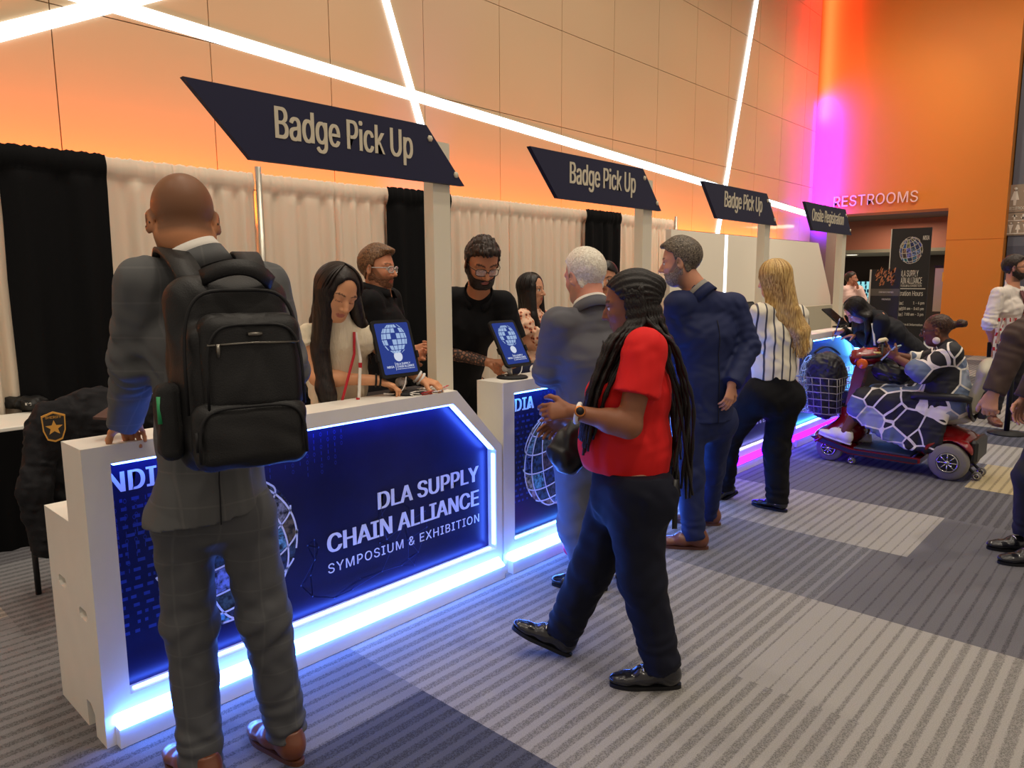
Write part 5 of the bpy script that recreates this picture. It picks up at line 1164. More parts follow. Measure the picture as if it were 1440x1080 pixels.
# ---------------------------------------------------------------- 7 woman in red
def red_woman():
    P = Person('person with long dark braids in a red short sleeved shirt walking left past the counters').pose(2.76, head=(886, 430, .02), shL=(908, 492, -.17), shR=(882, 490, .17), elL=(884, 598, -.23), wrL=(805, 579, -.18), elR=(858, 592, .22), wrR=(800, 590, .24),
        hipL=(893, 690, -.10), hipR=(876, 690, .10), knL=(902, 812, -.12), knR=(832, 800, .10), anL=(930, 928, -.13), anR=(793, 884, .12)).root()
    P.body((136, 86, 60), vd(-.95, -.18, .26), hs=.97, g=1.12, neck=.056, brow=(24, 18, 16), lips=(120, 58, 50), iris=(30, 20, 16), nose=.97, cheek=1.06, h=.0048,
        hd=dict(L=dict(d=vd(-.97, .05, -.1), n=vd(-.1, -.5, .85), side=-1, s=.95, curl=(.55, .75, .8, .8), thumb=.7), R=dict(d=vd(-.8, -.4, .3), n=vd(0, -.4, -.9), side=1, s=.92)))
    m = mat('red_jersey', (214, 30, 30), .75, bump=.06, bscale=400, spec=.25)
    P.top('shirt', m, .60, .84, chest=.14, waist=.135, hipw=.155, arm=(.082, .082, .06), shoulder=.08, wide=.98, bust=1, belly=.05, amp=.0022, collar=True, h=.0055)
    P.trousers(mat('dark_navy_denim', (13, 16, 32), .8, spec=.25), rad=(.122, .086, .074), amp=.0025, rise=.10, hem=.03, seat=.155, wide=1.0, h=.0055)
    up = vd(.42, .9, 0); P.shoes(M_leather_bk, vd(-1, 0, .05), vd(-.9, .42, .12), 'loafer', 1.0, upR=up)
    H, R, nb, fw, lt = P.H, P.R, P.neckb, P.fwd, P.lat; Q = lambda x, y, z: H+R.T@A_(x, y, z); hm = hair_mat('black_braids', (12, 10, 10), (30, 22, 19), (50, 50, 50), .5)
    V = Vol(H-.21, H+.2, .0055); head_sdf(V, H, R, .97, off=.013); V.ell(Q(-.03, 0, .045), (.10, .088, .09), R, .02); V.ell(Q(-.105, -.005, .055), (.04, .045, .04), R, .02)
    g = np.stack(np.meshgrid(*V.ax, indexing='ij'), -1).reshape(-1, 3)-H; q = g@R.T; zl = np.interp(q[:, 0], [-.12, -.05, -.02, .0, .02, .045, .07, .12], [-.13, -.11, -.03, .01, .03, .07, .09, .1]); V.f = smax(V.f, ((zl-q[:, 2])*.8).reshape(V.f.shape), .006).astype(np.float32)
    i, p = V.band(); qq = (p-H)@R.T; V.f[i] += (.0032*np.sin(np.arctan2(qq[:, 2]-.0, qq[:, 1])*26)).astype(np.float32); hair = V.build('hair', hm, P.e)
    rnd = random.Random(5)
    def braid(pts, r0, r1):
        P_ = np.array(pts); t = np.linspace(0, 1, 46); k = len(P_)-1; n_ = [P_[min(k-1, int(x*k))]+(P_[min(k, int(x*k)+1)]-P_[min(k-1, int(x*k))])*(x*k-min(k-1, int(x*k))) for x in t]
        for _ in range(4): n_ = [n_[0]]+[(n_[j-1]+2*n_[j]+n_[j+1])/4 for j in range(1, len(n_)-1)]+[n_[-1]]
        MB().tube(n_, [(r0+(r1-r0)*x)*(1+.28*math.sin(x*75)) for x in t], 7).build('braid', hm, hair)
    for k in range(17):                                       # down the back
        a = -1.1+2.2*k/16; j = lambda s: rnd.uniform(-s, s); L_ = rnd.uniform(.42, .66)
        braid([Q(-.085*math.cos(a)-.01, -.085*math.sin(a), .06+j(.02)), Q(-.10*math.cos(a)-.012, -.09*math.sin(a), -.06), nb-fw*(.10+j(.03))+lt*(-.16*math.sin(a))+ZU*.02, nb-fw*(.165+j(.03))+lt*(-.15*math.sin(a)+j(.03))-ZU*.2, nb-fw*(.17+j(.04))+lt*(-.13*math.sin(a)+j(.04))-ZU*L_], .0105, .006)
    for k in range(26):                                       # over the near shoulder, in front of the sleeve
        j = lambda s: rnd.uniform(-s, s); u = k/25
        braid([Q(.0-.06*u, .08, .05+j(.02)), Q(.005-.06*u, .092, -.06), nb+lt*(.11+j(.03))+fw*(.13-.10*u)+ZU*.03, nb+lt*(.11+j(.05))+fw*(.20-.07*u)-ZU*.15, nb+lt*(.09+j(.06))+fw*(.225-.05*u)-ZU*rnd.uniform(.28, .42)], .0105, .006)
    MB().ball(Q(.005, .092, -.045), .006).build('earring', mat('pearl', (236, 220, 200), .2), P.e)
    w = P.J['wrL']; ax = unit(w-P.J['elL']); e1 = unit(np.cross(ax, ZU)); e2 = np.cross(ax, e1); w = w-ax*.02
    wt = empty('wrist_watch', w, 'watch with a white band on the wrist of the woman in red', 'watch'); MB().tube([w+.0335*(e1*math.cos(a)+e2*math.sin(a)) for a in np.linspace(0, 2*PI, 24, endpoint=False)], [.009]*24, 8, closed=True).build('band', mat('white_band', (226, 222, 216), .5), wt)
    d = unit(vd(.1, .35, -1)); MB().lathe(w+d*.034, [(.019, 0), (.021, .004), (.020, .011), (.016, .012)], d, 20).build('case', mat('orange_gold', (206, 130, 70), .3, .8), wt); MB().lathe(w+d*.0462, [(.015, 0), (.015, .0006)], d, 20).build('dial', M_rub, wt)
    # cross-body bag carried on the far side
    M_bag = mat('black_bag_leather', (18, 18, 22), .4); Bc = at_h(806, 628, 2.76+.12); t = empty('shoulder_bag', Bc-ZU*.12, 'black shoulder bag hanging in front of the woman in red', 'bag')
    V = Vol(Bc-.25, Bc+.25, .007); V.ecap(Bc+vd(-.04, -.05, 0), Bc+vd(.08, .06, .03), vd(0, 0, 1), (.05, .085), (.05, .09), .02); V.wave(.003, .08, 2); V.build('bag_body', M_bag, t)
    S = nb-lt*.12+ZU*.09; ribbon([Bc+vd(.06, .1, 0), nb+fw*.20-ZU*.2+lt*.05, nb+fw*.13-ZU*.02+lt*.03, S-lt*.0+fw*.03, nb-fw*.1-lt*.05-ZU*.05], .025, .004, [fw, fw, fw, ZU, -fw]).build('strap', M_bag, t)
    K = P.J['hipL']+vd(.14, .0, -.06); bl = ribbon([K+ZU*.06, K-ZU*.02, K-ZU*.13], .02, .003, vd(.2, 0, -1)); tag(bl.build('key_strap', M_bag), 'black strap with a small clip hanging behind the woman in red', 'strap')
# ---------------------------------------------------------------- 8 navy suit
def navy_man():
    P = Person('person with greying hair and beard in a navy suit looking left, hand on hip').pose(4.2, head=(957, 369), shL=(953, 428, -.07), shR=(1032, 430, .06), elL=(948, 500, .0), wrL=(960, 545, .2), elR=(1052, 487, .02), wrR=(1029, 540, -.13),
        hipL=(968, 590, -.03), hipR=(1012, 588, .04), knL=(970, 670, -.05), knR=(1000, 660, .2), anL=(976, 754, -.1), anR=(995, 722, .32)).root()
    P.body((206, 146, 116), vd(-.90, -.14, .40), hs=1.08, neck=.064, stub=(120, 104, 96), brow=(60, 50, 44), hd=dict(R=dict(d=vd(-.2, -.95, -.2), n=vd(-.5, 0, .85), side=1, curl=(.3, .35, .4, .4)), L=dict(d=vd(0, -.4, .9), n=vd(.9, 0, 0), side=1)))
    m = mat('navy_suit_cloth', (26, 36, 76), .7, bump=.05, bscale=400, spec=.3)
    P.top('jacket', m, 2.0, 1.0, hemw=1.06, chest=.13, waist=.125, hipw=.14, arm=(.078, .068, .056), shoulder=.078, wide=1.06, amp=.0018, seed=8)
    P.trousers(m, rad=(.098, .08, .066), amp=.002, hem=.02)
    collar(P, 'suit_collar', m, .09, .095, .02, .055); collar(P, 'shirt_collar', mat('grey_shirt_cloth', (150, 146, 138), .8), .077, .125, .07, .04)
    P.back_seam(M_seam)
    short_hair(P.e, P.H, P.R, 1.08, hair_mat('greying_hair', (52, 44, 38), (128, 116, 100), (45, 45, 45)), HL_SHORT, off=.011, top=.014, front=((.058, .0, .098), (.040, .05, .02)))
    beard(P.e, P.H, P.R, 1.08, hair_mat('grey_beard', (98, 84, 74), (160, 146, 132), (60, 60, 60)), off=.004)
    P.shoes(M_leather_br, vd(-.97, 0, .2), vd(-.95, 0, .25), 'oxford', 1.08, M_tansole, dz=(0, 0))
# ---------------------------------------------------------------- 9 blonde woman
def blonde_woman():
    P = Person('person with long blonde hair in a white striped blouse, from behind, third counter').pose(4.8, head=(1088, 393), shL=(1068, 440, -.05), shR=(1122, 442, .06), elL=(1062, 488, .02), wrL=(1082, 488, .26), elR=(1128, 485, .12), wrR=(1108, 485, .36),
        hipL=(1068, 555, -.02), hipR=(1103, 555, .03), knL=(1026, 612, .10), knR=(1092, 632, .02), anL=(1017, 684, .26), anR=(1093, 706, .0)).root()
    P.body((226, 172, 140), vd(-.6, -.15, .78), hs=.98, g=.9, neck=.048, hd=dict(L=dict(d=vd(.3, .2, .9), n=vd(.8, .2, 0), side=1), R=dict(d=vd(-.3, .2, .9), n=vd(-.8, .2, 0), side=-1)))
    m = mat('striped_satin', (236, 228, 206), .45, sheen=.2); nt = m.node_tree; n = nt.nodes; L = nt.links; tc = n.new('ShaderNodeTexCoord'); w = n.new('ShaderNodeTexWave'); w.bands_direction = 'X'; w.inputs['Scale'].default_value = 5.6; w.inputs['Distortion'].default_value = .6; w.inputs['Detail Scale'].default_value = .6
    mp = n.new('ShaderNodeMapping'); mp.inputs['Rotation'].default_value = (0, 0, -YAW+PI/2); L.new(tc.outputs['Object'], mp.inputs['Vector']); L.new(mp.outputs[0], w.inputs['Vector'])
    r = n.new('ShaderNodeValToRGB'); r.color_ramp.elements[0].position = .86; r.color_ramp.elements[0].color = srgb(236, 228, 206); r.color_ramp.elements[1].position = .94; r.color_ramp.elements[1].color = srgb(56, 56, 72); L.new(w.outputs['Fac'], r.inputs[0]); L.new(r.outputs[0], n['Principled BSDF'].inputs['Base Color'])
    P.top('blouse', m, 1.9, .8, chest=.12, waist=.12, hipw=.13, arm=(.066, .06, .05), shoulder=.064, wide=1.06, amp=.003, lam=.08, seed=14)
    P.trousers(M_bkpants, rad=(.115, .085, .072), amp=.003, hem=.0, rise=.14, seat=.145, wide=1.02)
    P.shoes(M_leather_bk, vd(-.85, -.5, .1), vd(-.7, 0, .7), 'flat', .92, upL=vd(-.5, .85, 0))
    nb, fw, lt = P.neckb, P.fwd, P.lat
    def fall(t):
        a, m_, b = (nb-lt*.115-fw*.02+ZU*.02, nb-lt*.135-fw*.10-ZU*.10, nb-lt*.115-fw*.14-ZU*.22), (nb-fw*.115-lt*.02+ZU*.02, nb-fw*.14-lt*.045-ZU*.12, nb-fw*.14-lt*.07-ZU*.27), (nb+lt*.075-fw*.01+ZU*.06, nb+lt*.085-fw*.01+ZU*.03, nb+lt*.09+fw*.03-ZU*.01)
        u = abs(t); c = a if t < 0 else b; return [p*(1-u)+q*u for p, q in zip(m_, c)]
    long_hair(P, hair_mat('blonde_hair', (140, 102, 54), (226, 190, 120), (60, 60, 5), bumpy=False), fall, n=300, r=.006, shades=[hair_mat('blonde_lock_light', (206, 170, 104), (236, 206, 142), bumpy=False), hair_mat('blonde_lock_mid', (176, 136, 76), (216, 176, 108), bumpy=False), hair_mat('blonde_lock_dark', (128, 92, 48), (180, 138, 80), bumpy=False)])
# ---------------------------------------------------------------- 10 person in the black blazer, writing
def blazer_person():
    P = Person('person with long black hair in a black blazer bent over the fourth counter, writing').pose(7.05, head=(1204, 437, .1), shL=(1240, 452, -.14), shR=(1232, 446, .2), elL=(1232, 490, -.05), wrL=(1207, 471, .20), elR=(1208, 480, .32), wrR=(1185, 466, .30),
        hipL=(1302, 512, -.02), hipR=(1300, 510, .16), knL=(1304, 560, -.02), knR=(1304, 560, .16), anL=(1304, 605, -.02), anR=(1308, 604, .16)).root()
    P.body((206, 150, 118), vd(-.62, -.75, .1), up=vd(-.75, .62, 0), hs=1.0, h=.006, neck=.048, hd=dict(R=dict(d=vd(-.9, -.15, .15), n=vd(0, -.7, -.5), side=-1, curl=(.6, .7, .7, .7), thumb=.7), L=dict(d=vd(-.95, -.1, .2), n=vd(0, -1, 0), side=1, curl=(.15, .2, .2, .2))))
    P.top('blazer', mat('black_blazer_cloth', (22, 23, 30), .75, spec=.3), 2.0, 1.08, chest=.12, waist=.11, hipw=.125, arm=(.072, .062, .05), shoulder=.07, amp=.002)
    P.trousers(M_bkpants, h=.009, amp=.002); P.shoes(M_leather_bk, vd(-.9, 0, .3), vd(-.9, 0, .3), 'flat')
    H, nb, fw, lt = P.H, P.neckb, P.fwd, P.lat
    def fall(t):
        a, m_, b = (H+vd(.05, -.05, .13), H+vd(.06, -.18, .12), H+vd(.05, -.30, .10)), (H+vd(.16, .0, .0), H+vd(.20, -.08, -.02), H+vd(.17, -.22, -.04)), (H+vd(.05, -.06, -.12), H+vd(.07, -.19, -.13), H+vd(.06, -.33, -.11))
        u = abs(t); c = a if t < 0 else b; return [p*(1-u)+q*u for p, q in zip(m_, c)]
    long_hair(P, hair_mat('black_hair', (11, 9, 9), (32, 23, 20), (70, 70, 6), bumpy=False), fall, n=120, r=.009, h=.007)
    ln = bez(nb+fw*.07+lt*.07+vd(-.05, .02, -.06), nb+vd(-.13, -.1, -.17), nb+vd(-.11, -.24, -.17), 8); tag(ribbon(ln, .018, .003, vd(-.3, 0, -1)).build('neck_lanyard', mat('white_ribbon', (232, 226, 216), .6)), 'white lanyard hanging from the neck of the person in the black blazer', 'lanyard')
    w = P.J['wrR']; pen = w+vd(-.085, .02, -.03); t = empty('pen', pen-ZU*.03, 'blue pen held by the person in the black blazer', 'pen'); MB().tube([pen+vd(-.005, -.045, 0), pen+vd(.03, .09, .0)], .006, 8).build('barrel', mat('blue_pen', (36, 60, 150), .3), t); MB().tube([pen+vd(.03, .09, 0), pen+vd(.036, .115, 0)], [.0065, .005], 8).build('cap', M_wcab, t)
# ---------------------------------------------------------------- 12 person in pink in the corridor opening
def pink_person():
    P = Person('person in a pale pink shirt, hand to the face, beyond the fourth sign post').pose(13.4, head=(1197, 392), shR=(1184, 407, -.05), shL=(1208, 407, .05), elR=(1181, 428, 0), wrR=(1186, 446, -.1), elL=(1214, 422, -.1), wrL=(1206, 404, -.12)); stand(P); P.root()
    P.body((190, 130, 104), vd(.8, 0, -.5), h=.009, hd=dict(L=dict(d=vd(-.3, .9, 0), n=vd(-.8, -.3, 0), side=1), R=dict(d=vd(0, -1, 0), n=vd(.9, 0, 0), side=1)))
    P.top('shirt', mat('pale_pink_cotton', (234, 196, 186), .8), 1.9, 1.05, arm=(.075, .065, .05), h=.009); P.trousers(M_bkpants, h=.011, amp=0)
    short_hair(P.e, P.H, P.R, 1.0, hair_mat('dark_brown_hair', (26, 19, 16), (60, 42, 32), (40, 40, 40)), HL_SHORT, h=.008, amp=0); P.shoes(M_leather_bk, P.fwd, P.fwd)
# ---------------------------------------------------------------- 13 man with the tie at the right
def tie_man():
    P = Person('bearded person in a white shirt and dark red tie carrying lanyards at the right edge').pose(7.77, head=(1427, 377), shR=(1404, 413, -.12), shL=(1443, 413, .12), elR=(1391, 455, -.16), wrR=(1396, 488, -.06), elL=(1452, 455, .1), wrL=(1432, 458, -.1), hipR=(1413, 487, -.05), hipL=(1434, 487, .08), knR=(1408, 535, -.04), knL=(1432, 537, .08), anR=(1397, 581, -.05), anL=(1428, 582, .12)).root()
    P.body((206, 146, 114), vd(.82, .02, -.5), hs=1.04, h=.006, neck=.06, brow=(40, 28, 24), stub=(60, 44, 36), hd=dict(R=dict(d=vd(.05, -1, .1), n=vd(.7, 0, -.3), side=-1, curl=(.6, .7, .7, .7)), L=dict(d=vd(-.9, .1, -.2), n=vd(0, -.9, 0), side=1)))
    P.top('shirt', mat('white_shirt_cloth', (226, 216, 206), .75), 1.15, 1.0, chest=.12, waist=.115, hipw=.12, arm=(.072, .066, .056), shoulder=.07, wide=1.0, amp=.003, lam=.08)
    P.trousers(mat('charcoal_trouser_cloth', (34, 30, 34), .8), h=.007); P.shoes(M_leather_br, vd(.9, 0, -.3), vd(-.2, 0, -.95), 'oxford', 1.0, M_tansole)
    short_hair(P.e, P.H, P.R, 1.04, hair_mat('dark_brown_hair', (26, 19, 16), (60, 42, 32), (40, 40, 40)), HL_SHORT, top=.014, front=((.05, 0, .1), (.045, .055, .024))); beard(P.e, P.H, P.R, 1.04, hair_mat('dark_beard', (24, 17, 15), (50, 34, 27), (60, 60, 60)), off=.010)
    glasses(P.e, P.H, P.R, 1.04, mat('dark_frame', (30, 24, 22), .4), r=.0026)
    N, f, l = P.neckb, P.fwd, P.lat; ribbon([N+f*.085+ZU*.03, N+f*.13-ZU*.08, N+f*.14-ZU*.25, N+f*.135-ZU*.42], .06, .006, f).build('tie', mat('dark_red_tie', (92, 30, 36), .6), P.e)
    rnd = random.Random(2); mw, mr = mat('white_ribbon', (232, 226, 216), .6), mat('red_ribbon', (190, 24, 40), .5)
    for k in range(12):
        p = at_h(1405+2.6*k, 447, 7.77-.2); L_ = rnd.uniform(.42, .62)+(.1 if 2 < k < 9 else 0); mb = MB(); n_ = 16
        for i in range(n_):
            a, b = p-ZU*L_*i/n_+vd(.012*math.sin(i*.7+k)-.04*i/n_, 0, .02*math.sin(k*2.1)), p-ZU*L_*(i+1)/n_+vd(.012*math.sin((i+1)*.7+k)-.04*(i+1)/n_, 0, .02*math.sin(k*2.1)); s_ = vd(.011, 0, .004*math.sin(k)); mb.cm = 1 if (i+k*2) % 4 == 0 else 0; mb.prism([a-s_, b-s_, b+s_, a+s_], vd(0, 0, .003))
        tag(mb.build('lanyard', [mw, mr]), 'white lanyard with red marks in the bunch over the arm of the tie wearer', 'lanyard', 'lanyards over the arm of the man with a tie')
    p = at_h(1393, 492, 7.77-.12); tag(MB().prism([p+vd(-.035, .08, 0), p+vd(-.03, -.08, 0), p+vd(.03, -.08, .03), p+vd(.03, .08, .03)], vd(0, 0, .01)).build('mobile_phone', M_rub), 'black mobile phone held low by the man with a tie', 'phone')
# ---------------------------------------------------------------- 14 person cut off by the right edge
def edge_person():
    P = Person('person in a dark brown jacket and dark trousers, cut off by the right edge').pose(3.92, head=(1500, 372, -.1), shL=(1486, 432, -.2), shR=(1478, 428, .16), elL=(1432, 474, -.28), wrL=(1397, 552, -.3), elR=(1470, 505, .2), wrR=(1440, 560, .2), hipL=(1500, 585, -.1), hipR=(1495, 585, .1), knL=(1480, 680, -.12), knR=(1450, 670, .1), anL=(1462, 770, -.1), anR=(1446, 752, .1)).root()
    P.body((206, 150, 122), vd(-.95, -.1, .1), hs=1.0, h=.006, hd=dict(L=dict(d=vd(-.15, -1, 0), n=vd(.75, 0, .65), side=-1, curl=(.6, .7, .75, .75), thumb=.4, thumb_out=.4), R=dict(d=vd(-.3, -.9, 0), n=vd(.2, 0, -1), side=1)))
    P.top('jacket', mat('dark_brown_jacket_cloth', (62, 44, 38), .8), 2.0, 1.05, chest=.13, waist=.13, arm=(.075, .066, .052), shoulder=.075, amp=.002); P.trousers(mat('black_trouser_twill', (30, 30, 36), .8), rad=(.11, .085, .075)); P.shoes(M_leather_bk, vd(-.97, 0, .1), vd(-.95, 0, .2), 'loafer', 1.05)
    short_hair(P.e, P.H, P.R, 1.0, hair_mat('dark_brown_hair', (26, 19, 16), (60, 42, 32), (40, 40, 40)), HL_SHORT, h=.008, amp=0)
for nm, fn in (('suit', suit_man), ('ivory', ivory_woman), ('profile', profile_man), ('tattoo', tattoo_man), ('floral', floral_woman), ('white', white_man), ('red', red_woman), ('navy', navy_man), ('blonde', blonde_woman), ('blazer', blazer_person), ('pink', pink_person), ('tie', tie_man), ('edge', edge_person)):
    fn()
# ================================================================ MOBILITY SCOOTER AND ITS RIDER
M_red = mat('red_gloss_plastic', (128, 10, 18), .2, coat=.6); M_dkpl = mat('dark_plastic', (28, 28, 30), .45); M_tyre = mat('grey_tyre', (120, 116, 112), .75, bump=.2, bscale=90); M_mat = mat('grey_deck_mat', (70, 78, 92), .8, bump=.3, bscale=200); M_vinyl = mat('grey_vinyl', (170, 164, 148), .5); M_chrome = mat('chrome', (200, 200, 200), .15, 1)
def scooter():
    XC = 6.62; t = empty('mobility_scooter', (XC, 1.65, 0), 'red four wheeled mobility scooter with a front basket, parked at the third counter', 'scooter')
    V = Vol((6.3, .95, .03), (6.94, 2.4, .55), .007)
    V.ecap((XC, 2.02, .27), (XC, 2.19, .20), A_(1, 0, 0), (.17, .13), (.20, .075), .03); V.cone((XC, 2.0, .3), (XC, 2.03, .42), .12, .08, .04); V.cut((0, 0, .13), (0, 0, -1), .01)
    for x in (6.42, 6.82): V.ecap((x, 2.05, .16), (x, 2.22, .17), A_(1, 0, 0), (.05, .03), (.05, .03), .03)
    V.ell((XC, 2.19, .2), (.25, .10, .06), None, .03)
    for x in (6.43, 6.81): V.ell((x, 2.12, .10), (.09, .135, .135), None, .01, 'sub')
    V.wave(0, .1); V.build('front_shroud', M_red, t)
    V = Vol((6.3, .95, .05), (6.94, 1.6, .5), .007); V.ecap((XC, 1.16, .26), (XC, 1.42, .25), A_(1, 0, 0), (.22, .12), (.19, .11), .03); V.ell((XC, 1.3, .32), (.16, .16, .09), None, .04)
    for x in (6.41, 6.83): V.ecap((x, 1.10, .24), (x, 1.36, .24), A_(1, 0, 0), (.055, .075), (.055, .075), .03)
    V.cut((0, 0, .13), (0, 0, -1), .01)
    for x in (6.38, 6.86): V.cone((x-.06, 1.205, .14), (x+.06, 1.205, .14), .17, None, .008, 'sub')
    V.build('rear_shroud', M_red, t)
    prof = [(2.26, .20), (2.22, .165), (1.95, .09), (1.45, .085), (1.40, .10), (1.40, .14), (1.9, .135), (2.0, .16), (2.2, .22)]
    MB().prism([(XC-.235, y, z) for y, z in prof], (.47, 0, 0)).build('chassis', M_red, t)
    for x in (XC-.247, XC+.232): MB().prism([(x, y, z) for y, z in [(2.27, .205), (2.23, .18), (1.95, .105), (1.42, .10), (1.42, .128), (1.94, .132), (2.22, .215)]], (.015, 0, 0)).build('side_bumper', M_dkpl, t)
    MB().box(XC-.21, XC+.21, 1.48, 1.92, .137, .152, .004).build('floor_mat', M_mat, t)
    MB().box(XC-.2, XC+.2, 1.02, 1.08, .15, .33, .02).build('rear_bumper', M_dkpl, t)
    def wheel(x, y, r, w, nm='wheel', spokes=True):
        o = MB().lathe((x-w/2, y, r), [(r*.55, 0), (r*.86, .002), (r*.96, w*.15), (r, w*.4), (r, w*.6), (r*.96, w*.85), (r*.86, w-.002), (r*.55, w)], (1, 0, 0), 32).build(nm, M_tyre, t)
        mb = MB(); mb.lathe((x-w/2-.006, y, r), [(r*.5, 0), (r*.56, .004), (r*.56, w+.008), (r*.5, w+.012)], (1, 0, 0), 32); mb.build('hub', M_dkpl, o)
        for sd in (-1, 1):
            mb = MB(); xx = x+sd*(w/2+.008)
            mb.tube([(xx, y+r*.5*math.cos(a), r+r*.5*math.sin(a)) for a in np.linspace(0, 2*PI, 28, endpoint=False)], .006, 6, closed=True)
            if spokes:
                for k in range(8): a = k*PI/4; mb.tube([(xx, y+r*.12*math.cos(a), r+r*.12*math.sin(a)), (xx, y+r*.46*math.cos(a), r+r*.46*math.sin(a))], .006, 6)
            mb.lathe((xx-sd*.003, y, r), [(r*.14, 0), (r*.13, .008)], (sd, 0, 0), 14)
            mb.build('rim', M_chrome, o)
    wheel(6.40, 1.205, .145, .085); wheel(6.84, 1.205, .145, .085); wheel(6.44, 2.12, .115, .075); wheel(6.80, 2.12, .115, .075)
    for x in (6.42, 6.82): wheel(x, 1.93, .032, .03, 'caster', False); MB().box(x-.01, x+.01, 1.915, 1.945, .03, .1).build('caster_bracket', M_dkpl, t)
    for x in (6.53, 6.71): wheel(x, 1.03, .035, .028, 'anti_tip_wheel', False); MB().tube([(x+.0, 1.03, .035), (x, 1.12, .12)], .012, 8).build('anti_tip_arm', M_dkpl, t)
    # tiller
    MB().tube([(XC, 2.06, .36), (XC, 2.05, .40), (XC, 2.04, .42), (XC, 2.03, .46), (XC, 2.02, .48)], [.055, .07, .055, .068, .05], 16).build('bellows', M_rub, t)
    tl = MB().prism([(XC-.05, 2.06, .46), (XC-.05, 1.98, .46), (XC-.05, 1.90, .84), (XC-.05, 1.99, .88)], (.1, 0, 0)).build('tiller', M_red, t)
    V = Vol((6.3, 1.7, .75), (6.94, 2.1, 1.1), .006); V.ecap((XC, 1.97, .90), (XC, 1.86, .92), A_(1, 0, 0), (.12, .085), (.11, .075), .03); V.ell((XC, 1.98, .96), (.08, .06, .04), None, .03); V.cut((0, 1.95, .985), (0, .25, 1), .01); V.build('control_head', M_red, t)
    MB().box(XC-.09, XC+.09, 1.80, 1.90, .945, .965, .006).build('dashboard', mat('yellow_label', (214, 190, 110), .5), t)
    MB().lathe((XC-.105, 1.92, .86), [(.045, 0), (.045, .012), (.036, .02)], (-1, 0, 0), 20).build('reflector', mat('orange_reflector', (226, 96, 20), .25, coat=.5), t)
    lp = [(XC+.26*math.sin(a), 1.86-.10*math.cos(a)*.6, .93) for a in np.linspace(-1.9, 1.9, 17)]
    MB().tube(lp, .014, 10).build('handlebar', M_rub, t)
    MB().tube([(6.60, 1.80, .72), (6.60, 1.80, 1.03)], .014, 8).build('cane_shaft', M_dkpl, t)
    # basket
    mb = MB(); bx0, bx1, by0, by1, bz0, bz1 = 6.44, 6.80, 2.08, 2.40, .40, .72
    for k in range(6):
        z = bz0+(bz1-bz0)*k/5; e = .04*(k/5); mb.tube([(bx0-e, by0, z), (bx1+e, by0, z), (bx1+e, by1+e, z), (bx0-e, by1+e, z)], .004, 6, closed=True)
    for k in range(8):
        u = k/7; x = bx0+(bx1-bx0)*u; e = .04*(2*u-1); mb.tube([(x+e, by1+.04, bz1), (x, by1, bz0), (x, by0, bz0), (x+e, by0, bz1)], .003, 6)
    for k in range(6):
        y = by0+(by1-by0)*k/5; mb.tube([(bx0-.04, y+.04*k/5, bz1), (bx0, y, bz0), (bx1, y, bz0), (bx1+.04, y+.04*k/5, bz1)], .003, 6)
    mb.build('basket', mat('grey_wire', (150, 146, 140), .35, .7), t); MB().box(6.58, 6.66, 2.03, 2.09, .5, .6).build('basket_bracket', M_dkpl, t)
    # seat
    MB().tube([(XC, 1.28, .32), (XC, 1.28, .43)], .04, 14).build('seat_post', M_dkpl, t)
    V = Vol((6.3, .95, .4), (6.95, 1.6, 1.05), .008); V.ecap((XC-.1, 1.32, .47), (XC+.1, 1.32, .47), A_(0, 1, 0), (.22, .05), (.22, .05), .03); V.build('seat_cushion', M_vinyl, t)
    V = Vol((6.3, .85, .45), (6.95, 1.3, 1.1), .008); V.ecap((XC, 1.10, .58), (XC, 1.02, .86), A_(1, 0, 0), (.20, .065), (.21, .06), .03); V.ell((XC, 1.03, .86), (.19, .07, .10), None, .03); V.build('seat_back', M_vinyl, t)
    MB().box(XC-.16, XC+.16, .99, 1.05, .50, .72, .01).build('back_bracket', M_dkpl, t)
    for x in (6.385, 6.855):
        a = MB().tube([(x, 1.50, .635), (x, 1.46, .65), (x, 1.15, .66), (x, 1.08, .65)], [.02, .032, .032, .024], 10).build('armrest', M_dkpl, t); MB().tube([(x, 1.1, .64), (x*.8+XC*.2, 1.09, .52), (XC, 1.1, .46)], .015, 8).build('armrest_bracket', M_dkpl, a)
scooter()
def basket_bag():
    B = A_(6.62, 2.24, .62); t = empty('black_bag', B-ZU*.2, 'black soft bag stuffed into the front basket of the red scooter', 'bag'); M = mat('black_bag_nylon', (38, 38, 44), .5, bump=.3, bscale=40, spec=.5)
    V = Vol(B-.38, B+.42, .007); V.ecap(B-ZU*.16, B+ZU*.10, A_(1, 0, 0), (.17, .13), (.2, .16), .03); V.ell(B+A_(-.05, 0, .2), (.17, .14, .12), None, .05); V.wave(.009, .12, 3); V.wave(.004, .05, 4); V.build('bag_body', M, t)
    ribbon(bez(B+A_(-.12, .08, .3), B+A_(-.05, .0, .42), B+A_(.12, -.05, .28), 12), .03, .008, ZU).build('handle', M_rub, t)
basket_bag()
